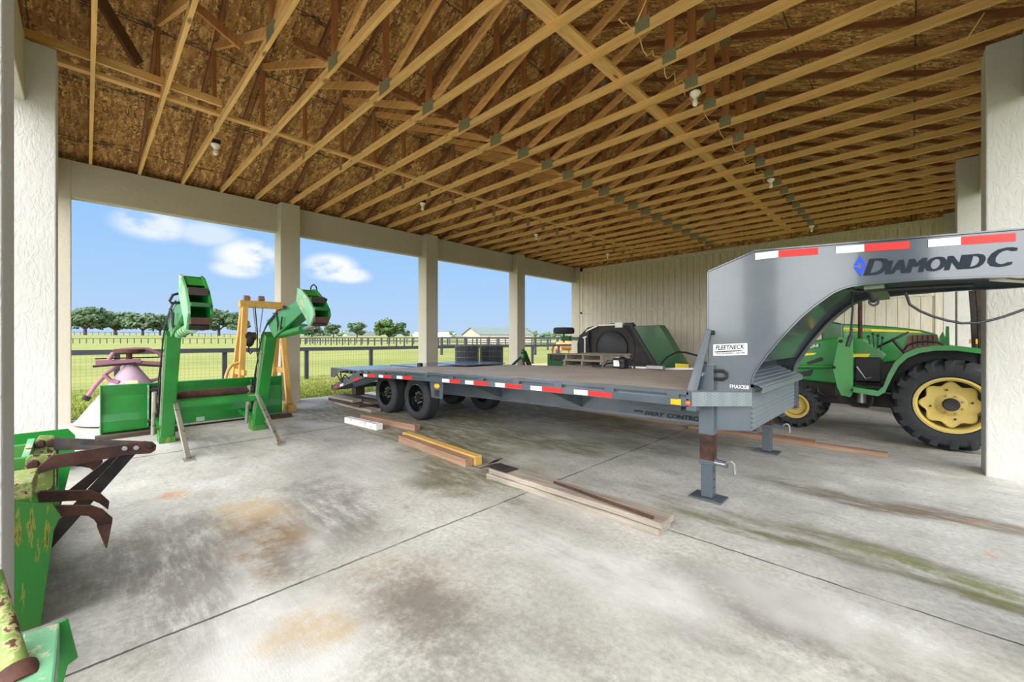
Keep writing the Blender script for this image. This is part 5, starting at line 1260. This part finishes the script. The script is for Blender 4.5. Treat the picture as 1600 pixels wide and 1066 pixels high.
a = onY(1346, 622, 7.72); m = MB(); m.cyl((a.x, 7.74, .45), (a.x, 7.74, .66), .055, n=20); m.build('oil_filter', M['steel'], T1_)
m = MB(); m.tube([onY(px, py, 7.62) for px, py in ((1326, 630), (1334, 634), (1356, 636), (1362, 631), (1364, 620))], .018, 8); m.tube([onY(px, py, 7.7) for px, py in ((1277, 604), (1278, 612), (1290, 620), (1308, 622))], .014, 8); m.build('step_bar', M['black'], T1_)
# platform and fenders
fo = [(1333, 605), (1372, 611), (1380, 604), (1388, 584), (1398, 566), (1412, 553), (1432, 544.5), (1460, 540.5), (1495, 540.5), (1533, 545), (1560, 553)]
fi = [(1333, 613), (1372, 619.5), (1383, 613), (1394, 590), (1404, 572), (1418, 559.5), (1438, 551.5), (1462, 548), (1495, 548), (1533, 553), (1558, 561)]
for f in (lambda p: p, lambda p: Vector((p.x, 2 * YC - p.y, p.z))):
    O = [f(p) for p in pY(fo, 7.26)]; I = [f(p) for p in pY(fi, 7.26)]; sg = 1 if O[0].y < YC else -1
    m = MB(); dv = Vector((0, .03 * sg, 0)); m.sheet(O, I); m.sheet([p + dv for p in O], [p + dv for p in I]); m.sheet(O, [p + dv for p in O]); m.sheet(I, [p + dv for p in I])
    m.sheet([p + dv for p in O], [p + Vector((0, .46 * sg, -.0)) for p in O]); m.sheet([p + dv - Vector((0, 0, .02)) for p in O[1:]], [p + Vector((0, .46 * sg, -.02)) for p in O[1:]])
    m.build('fender', M['jdgreen'], T1_, angle=40)
    m = MB(); m.sheet([p + Vector((0, .455 * sg, 0)) for p in O], [Vector((p.x, p.y + .455 * sg, .70)) for p in O]); m.build('fender_shade_wall', M['plastic'], T1_, smooth=False)  # black sheet put in to carry the shade under the fender
m = MB(); m.box(-.60, .05, 7.30, 8.90, .645, .66); m.build('platform', M['plastic'], T1_, smooth=False)
# controls, seat, roll bar
a = onY(1395, 531, 8.10); ax = Vector((-.55, 0, .83)).normalized(); m = MB(); e1 = ax.orthogonal().normalized(); e2 = ax.cross(e1)
m.tube([a + (e1 * cos(2 * pi * k / 32) + e2 * sin(2 * pi * k / 32)) * .19 for k in range(33)], .014, 8, False)
for k in range(3): m.tube([a, a + (e1 * cos(k * 2.094) + e2 * sin(k * 2.094)) * .19], .010, 6)
m.tube([a, a - ax * .5], .02, 8); m.build('steering_wheel', M['plastic'], T1_)
m = MB(); m.tube([onY(px, py, 7.55) for px, py in ((1411, 549), (1418, 540), (1430, 535.5), (1448, 533.5), (1466, 535), (1473, 538), (1478, 543))], .013, 8); m.build('hand_rail', M['plastic'], T1_)
for i, (px, py, px1, py1) in enumerate(((1361, 548, 1357, 526), (1366, 546, 1364, 522), (1371, 545, 1372, 524), (1376, 548, 1379, 528))):
    m = MB(); m.tube([onY(px, py, 7.9), onY(px1, py1, 7.9)], .008, 6); m.ball(onY(px1, py1, 7.9), .02, 2); m.build('lever', M['plastic'], T1_)
m = MB(); m.tube([onY(px, py, 7.84) for px, py in ((1338, 573), (1346, 584), (1352, 592), (1362, 590))], .012, 6); m.build('pedal', M['steel'], T1_)
m = MB(); m.box(.28, .62, 7.88, 8.32, 1.02, 1.16); m.prism([(.56, 7.90, 1.12), (.70, 7.90, 1.12), (.80, 7.90, 1.48), (.72, 7.90, 1.50)], (0, .40, 0)); m.build('seat', M['yellow'], T1_, smooth=False, bevel=.03)
for y in (7.70, 8.46):
    m = MB(); m.bar((.66, y, .70), (.63, y, 1.62), .06, .09, (1, 0, 0)); m.bar((.63, y, 1.56), (.60, y, 2.12), .055, .075, (1, 0, 0)); m.build('roll_bar', M['rustdk'], T1_, smooth=False, bevel=.006)
    m = MB(); m.box(.575, .59, y - .034, y + .02, 1.30, 1.36); m.build('caution_label', M['amber'], T1_, smooth=False)
m = MB(); m.bar((.60, 7.70, 2.10), (.60, 8.46, 2.10), .055, .075); m.build('roll_bar', M['rustdk'], T1_, smooth=False, bevel=.006)
m = MB(); p0, p1 = onY(1344, 536, 8.0), onY(1344.5, 460, 8.0); m.cyl(p0, (p0.x, 8.0, p1.z), .026, n=16); m.lathe([(.03, 0), (.05, .02), (.05, .10), (.03, .12)], (p0.x, 8.0, p0.z - .08), (0, 0, 1), 20); m.build('exhaust_pipe', M['rust'], T1_)

Y2 = 10.9
T2_ = thing('tractor', (-.4, Y2, 0), 'larger green tractor with yellow hood stripe standing against the siding wall', 'tractor', 'tractors by the siding wall')
HY = 10.60
m = MB(); m.prism(pY([(1315, 506), (1340, 507), (1400, 511), (1440, 516), (1464, 522), (1467, 530), (1467, 558), (1300, 575), (1300, 540)], HY), (0, 2 * (Y2 - HY), 0)); H2 = m.build('hood', M['jdgreen'], T2_, smooth=False, bevel=.03)
m = MB(); m.prism([p + Vector((0, -.005, 0)) for p in pY([(1317, 512), (1436, 517.5), (1442, 520.5), (1400, 519), (1317, 517)], HY)], (0, .012, 0)); m.build('stripe', M['stripe'], H2, smooth=False)
a, b = onY(1320, 516.3, HY), onY(1362, 517.5, HY); text_mb('JOHN DEERE', .05, a + Vector((0, -.007, 0)), b - a, (0, 0, 1), (0, -1, 0), 0, .01, .003, width=(b - a).length).build('lettering', M['greendk'], H2, smooth=False)
m = MB(); m.prism([p + Vector((0, -.004, 0)) for p in pY([(1420, 524), (1465, 523), (1465, 545), (1408, 552)], HY)], (0, .01, 0)); GR_ = m.build('side_screen', paint('dusty_screen', (112, 82, 70), .8), H2, smooth=False)
m = MB()
for px in (1425, 1433, 1441, 1449, 1457): q = pY([(px, 524), (px + 1.6, 524), (px + 1.6, 548), (px, 549)], HY); m.prism([p + Vector((0, -.012, 0)) for p in q], (0, .01, 0))
m.build('screen_bars', M['rustdk'], GR_, smooth=False)
m = MB(); m.prism(pY([(1283, 520), (1290, 508), (1297, 502), (1317, 506), (1317, 540), (1290, 540), (1284, 532)], 10.5), (0, .8, 0)); m.build('dash_cowl', M['greendk'], T2_, smooth=False, bevel=.03)
m = MB(); m.prism(pY([(1466, 545), (1468, 526), (1473, 518), (1477, 527), (1478, 510), (1483, 510), (1484, 548)], 10.6), (0, .05, 0)); m.build('grille_guard', M['jdgreen'], T2_, smooth=False, bevel=.003)
m = MB(); m.box(-2.0, .45, 10.72, 11.08, .45, .95); m.box(-1.9, -1.5, 10.3, 11.5, .50, .80); m.box(-.0, .24, 10.4, 11.4, .38, .54); m.build('chassis', M['belly'], T2_, smooth=False, bevel=.02)
for c, R, rr, wd, lg, sd, sc_ in (((-1.7, 10.2, .68), .68, .38, .42, 20, 1, True), ((-1.7, 11.6, .68), .68, .38, .42, 20, -1, True), ((.12, 10.35, .46), .46, .27, .30, 18, 1, True), ((.12, 11.45, .46), .46, .27, .30, 18, -1, True)): tractor_wheel(T2_, c, R, rr, wd, lg, sd, sc_)
m = MB(); m.box(-1.55, -1.1, 10.65, 11.15, 1.0, 1.14); m.box(-1.65, -1.52, 10.68, 11.12, 1.1, 1.5); m.build('seat', M['yellow'], T2_, smooth=False, bevel=.03)

# ================================================================== THINGS PAST THE TRAILER
RC = thing('rotary_cutter', (-6.6, 11.9, 0), 'black and green rotary cutter standing on edge against the siding, tail wheel in the air', 'mower')
yf = 11.8
m = MB(); m.prism(pY([(905, 525), (918, 512), (935, 507.5), (985, 506), (1025, 572)], yf) + [Vector((-5.0, yf, .0)), Vector((-8.1, yf, .0))], (0, .30, 0)); m.build('cutter_deck', M['belly'], RC, smooth=False, bevel=.01)
m = MB(); m.prism(pY([(988, 510), (1030, 508), (1037, 518), (1070, 574)], yf - .06) + [Vector((-4.4, yf - .06, .0)), Vector((-5.0, yf - .06, .0))] + pY([(1026, 572)], yf - .06), (0, .40, 0)); m.build('wing', M['greendk'], RC, smooth=False, bevel=.01)
m = MB(); m.bar(onY(985, 506, yf - .05), onY(1027, 575, yf - .05), .10, .07, (0, 1, 0)); m.build('deck_edge', M['black'], RC, smooth=False, bevel=.006)
ed = pY([(913, 531), (917, 517), (935, 508.5), (968, 507)], yf - .03); m = MB()
for a, b in zip(ed, ed[1:]): m.bar(a, b, .05, .04, (0, 1, 0))
m.build('worn_edge', M['silver'], RC, smooth=False)
cc = onY(957, 544, yf); m = MB(); m.lathe([(.55, 0), (.54, -.05), (.46, -.09), (.10, -.11), (0, -.11)], cc, (0, 1, 0), 48); m.build('stump_pan', M['plastic'], RC)
m = MB(); m.lathe([(.80, 0), (.79, -.02), (.6, -.025)], cc, (0, 1, 0), 48); m.build('blade_ring', M['belly'], RC)
m = MB(); m.bar(onY(960, 552, yf - .13), onY(963, 575, yf - .13), .22, .03, (0, 1, 0)); m.build('blade', M['plastic'], RC, smooth=False, bevel=.01)
m = MB(); q = onY(970, 507, yf - .05); m.box(q.x - .20, q.x + .06, q.y - .02, q.y + .06, q.z - .10, q.z + .06); m.build('hinge_bracket', M['white'], RC, smooth=False, bevel=.01)
m = MB(); q = onY(980, 507, yf - .05); m.box(q.x - .10, q.x + .20, q.y - .02, q.y + .08, q.z - .06, q.z + .05); m.build('hinge_bracket', M['black'], RC, smooth=False, bevel=.01)
m = MB(); rg = random.Random(9)
for i in range(26):
    a = onY(906 + i * .55, 526 - i * .25 + rg.uniform(-2, 2), yf - .08); m.tube([a, a + Vector((-.05 + rg.uniform(-.05, .05), -.02, -.25)), a + Vector((rg.uniform(-.06, .06), -.02, -.62 - rg.random() * .3))], .025, 5)
tag(m.build('chain_guard', M['black'], RC, smooth=False), kind='stuff')
m = MB(); m.bar(onY(914, 528, yf - .12), onY(914, 556, yf - .12), .05, .02, (0, 1, 0)); m.bar(onY(911, 528, yf - .12), onY(917, 526, yf - .12), .05, .03, (0, 1, 0)); m.build('lift_link', M['silver'], RC, smooth=False)
tw = onY(881, 517, 11.8); m = MB(); m.bar(tw + Vector((.10, 0, -.28)), (-8.0, 11.9, tw.z - .28), .09, .12); m.bar(tw + Vector((0, 0, -.06)), tw + Vector((0, 0, -.42)), .06, .05, (1, 0, 0)); m.box(tw.x - .05, tw.x + .30, tw.y - .08, tw.y + .08, tw.z - .36, tw.z - .20); m.build('tail_arm', M['greendk'], RC, smooth=False, bevel=.006)
m = MB(); m.lathe([(.10, -.10), (.30, -.115), (.36, -.09), (.375, -.05), (.375, .05), (.36, .09), (.30, .115), (.10, .10)], tw, (0, 0, 1), 32, True); TWH = m.build('tail_wheel', M['rubber'], RC)
m = MB(); m.cyl(tw + Vector((0, 0, -.12)), tw + Vector((0, 0, .10)), .11, n=20); m.build('wheel_hub', M['greendk'], TWH)
m = MB(); q = pY([(1055, 568), (1076, 569.5), (1076, 576), (1055, 575)], yf - .30); m.prism(q, (0, .02, 0)); m.build('warning_label', M['stripe'], RC, smooth=False)
m = MB(); m.box(-5.0, -4.2, yf - .28, yf, .0, .52); m.build('gearbox_guard', M['greendk'], RC, smooth=False, bevel=.02)
m = MB(); m.tube([onY(px, py, yf - .4) for px, py in ((1030, 572), (1042, 558), (1058, 550), (1072, 551), (1090, 556))] + [onY(1100, 565, yf - .4), Vector((-3.4, yf - .3, 0.02))], .025, 8); m.build('hydraulic_hose', M['plastic'], RC)

# stack of weathered pallets
def make_pallet():
    r = thing('pallet', (0, 0, 0), 'x', 'pallet', 'weathered pallets past the trailer'); rg = random.Random(2)
    for x in (-.46, 0, .46): m = MB(); m.box(x - .02, x + .02, -.5, .5, .02, .11); m.build('stringer', M['greywood'], r, smooth=False)
    for i in range(6):
        y = -.45 + i * .18; m = MB(); m.box(-.52, .52, y - .055, y + .055, .11, .13); m.build('deck_board', M['greywood'], r, smooth=False)
    for i in range(3):
        y = -.44 + i * .44; m = MB(); m.box(-.52, .52, y - .055, y + .055, 0, .02); m.build('bottom_board', M['greywood'], r, smooth=False)
    return r
pal = make_pallet(); rg = random.Random(12)
for i in range(8):
    o = pal if i == 0 else copy_tree(pal)
    o.location = (-4.86 + rg.uniform(-.06, .06), 7.65 + rg.uniform(-.05, .05), .002 + .1315 * i); o.rotation_euler = (0, 0, rg.uniform(-.08, .08))
    o['label'] = 'weathered grey pallet in the stack past the trailer deck, ' + (['lowest', 'second from the bottom', 'third from the bottom', 'fourth from the bottom', 'fifth from the bottom', 'third from the top', 'second from the top', 'topmost'][i]).replace('fifth from the bottom', 'fourth from the top').replace('fourth from the bottom', 'middle one')
GB = thing('seed_box', (-5.78, 7.55, 0), 'dark green steel box implement beside the pallet stack past the trailer deck', 'implement')
m = MB(); m.box(-6.05, -5.50, 7.42, 7.9, .70, .88); m.box(-6.05, -5.97, 7.42, 7.9, .88, 1.03); m.build('lower_box', M['greendk'], GB, smooth=False, bevel=.01)
m = MB(); m.box(-5.97, -5.46, 7.44, 7.88, .86, 1.02); m.ball((-5.75, 7.46, .92), .12, 2, (1.3, .4, .6), .3); m.build('engine', M['belly'], GB, smooth=False, bevel=.02)
m = MB(); m.box(-6.04, -5.50, 7.43, 7.89, 1.02, 1.035); m.build('top_board', M['greywood'], GB, smooth=False)
for x in (-6.0, -5.55):
    for y in (7.47, 7.85): m = MB(); m.box(x - .03, x + .03, y - .03, y + .03, 0, .71); m.build('leg', M['greendk'], GB, smooth=False)
# small engine pump with hoses on the far edge of the deck
dz = ztop(-3.2) + .006
PU = thing('engine_pump', (-3.2, 5.72, dz), 'small engine pump with white label and black handle on the far deck edge', 'pump')
m = MB(); m.box(-3.32, -3.12, 5.66, 5.82, dz, dz + .15); m.ball((-3.18, 5.72, dz + .11), .075, 2); m.build('engine_body', M['plastic'], PU, smooth=False, bevel=.015)
m = MB(); m.box(-3.30, -3.20, 5.655, 5.662, dz + .03, dz + .12); m.build('label_plate', M['white'], PU, smooth=False)
m = MB(); m.box(-3.29, -3.21, 5.69, 5.78, dz + .15, dz + .18); m.build('filler_cap', M['silver'], PU, smooth=False, bevel=.01)
m = MB(); m.tube([(-3.12, 5.70, dz + .13), (-3.04, 5.68, dz + .14), (-2.96, 5.66, dz + .07), (-2.95, 5.65, dz + .01)], .018, 8); m.build('handle', M['black'], PU); m = MB(); m.tube([(-3.32, 5.66, dz + .08), (-3.42, 5.64, dz + .06), (-3.46, 5.63, dz + .015)], .014, 8); m.build('outlet_pipe', M['black'], PU)
m = MB(); m.tube([(-3.50, 5.56, dz + .015), (-3.52, 5.62, dz + .015), (-3.64, 5.60, dz + .015), (-3.58, 5.66, dz + .015), (-3.5, 5.64, dz + .03)], .014, 8); tag(m.build('hose', M['plastic']), 'short black hose curled beside the engine pump on the deck', 'hose', 'hoses on the deck')
m = MB(); m.tube([(-3.05, 5.78, dz + .02), (-2.8, 5.82, dz + .02), (-2.55, 5.76, dz + .02), (-2.45, 5.84, dz + .02), (-2.2, 5.80, dz + .035), (-1.9, 5.84, dz + .045)], .016, 8); tag(m.build('hose', M['white']), 'pale hose trailing along the far deck edge towards the neck', 'hose', 'hoses on the deck')
m = MB(); m.box(-2.75, -2.50, 5.62, 5.70, dz + .02, dz + .07); tag(m.build('steel_block', M['steel'], None, smooth=False, bevel=.006), 'bright metal block on the deck between pump and neck', 'metal block')

# rolls of woven fence wire
for i, (px, lb) in enumerate(((730, 'black roll of fence wire standing by the third pillar, pillar side'), (767.5, 'black roll of fence wire beside the other roll, towards the three point hitch'))):
    c = onX(px, 540, -8.45); c.z = 0; r = .315; RO = thing('wire_roll', c, lb, 'wire roll', 'rolls of fence wire')
    m = MB(); m.lathe([(r - .03, .02), (r - .03, 1.18)], c, n=40); m.lathe([(r * .6, .02), (r * .6, 1.18)], c, n=24); m.build('roll_core', M['wirebulk'], RO)
    for k in range(9):
        z = .02 + 1.17 * k / 8; m = MB(); m.tube([c + Vector((r * cos(2 * pi * j / 40), r * sin(2 * pi * j / 40), z)) for j in range(41)], .008, 5, False); m.build('line_wire', M['rollwire'], RO)
    m = MB()
    for k in range(48): a = 2 * pi * k / 48; q = c + Vector((r * cos(a), r * sin(a), 0)); m.tube([q + Vector((0, 0, .01)), q + Vector((0, 0, 1.20))], .006, 4)
    for k in range(60):
        a = 2 * pi * k / 60; rr2 = r * (.62 + .38 * ((k * 7) % 10) / 10); q = c + Vector((rr2 * cos(a), rr2 * sin(a), 0)); m.tube([q + Vector((0, 0, 1.1)), q + Vector((0, 0, 1.205 + .02 * (k % 3)))], .005, 4)
    m.build('stay_wires', M['rollwire'], RO, smooth=False)
# three point hitch lift boom
b = Vector((-6.9, 7.5, 0)); HT = thing('hitch_frame', b, 'green three point hitch A-frame on the slab by the fourth pillar', 'implement')
for p0, p1, mt, w in (((0, -.55, .62), (0, -.06, .92), 'greendk', .05), ((0, .0, .50), (0, .04, 1.07), 'greendk', .07), ((0, .06, 1.04), (-.1, .42, .60), 'greendk', .09), ((.05, -.05, .90), (.12, .02, .55), 'rust', .05), ((.08, .04, .85), (.16, .24, .55), 'rust', .05), ((0, -.55, .66), (.3, -.5, 0), 'greendk', .05), ((-.1, .42, .64), (-.1, .45, 0), 'greendk', .06), ((.3, .2, .6), (.3, .25, 0), 'greendk', .05), ((0, -.5, .62), (-.1, .42, .62), 'greendk', .06), ((.12, 0, .58), (.3, .22, .6), 'rust', .05)):
    m = MB(); m.bar(b + Vector(p0), b + Vector(p1), w, w); m.build('frame_bar', M[mt], HT, smooth=False, bevel=.004)
m = MB(); m.ball(b + Vector((0, .03, 1.06)), .06, 2, (1, 1.2, 1), .2); m.build('hitch_pin', M['greendk'], HT)
# small dark rubber block on the folded ramp
a = onZ(592, 569, .79); m = MB(); m.lathe([(0, .06), (.05, .06), (.06, .05), (.06, 0), (0, 0)], (-7.6, 5.0, .791), n=20); tag(m.build('rubber_block', M['plastic']), 'small dark block lying on the folded ramp', 'block')
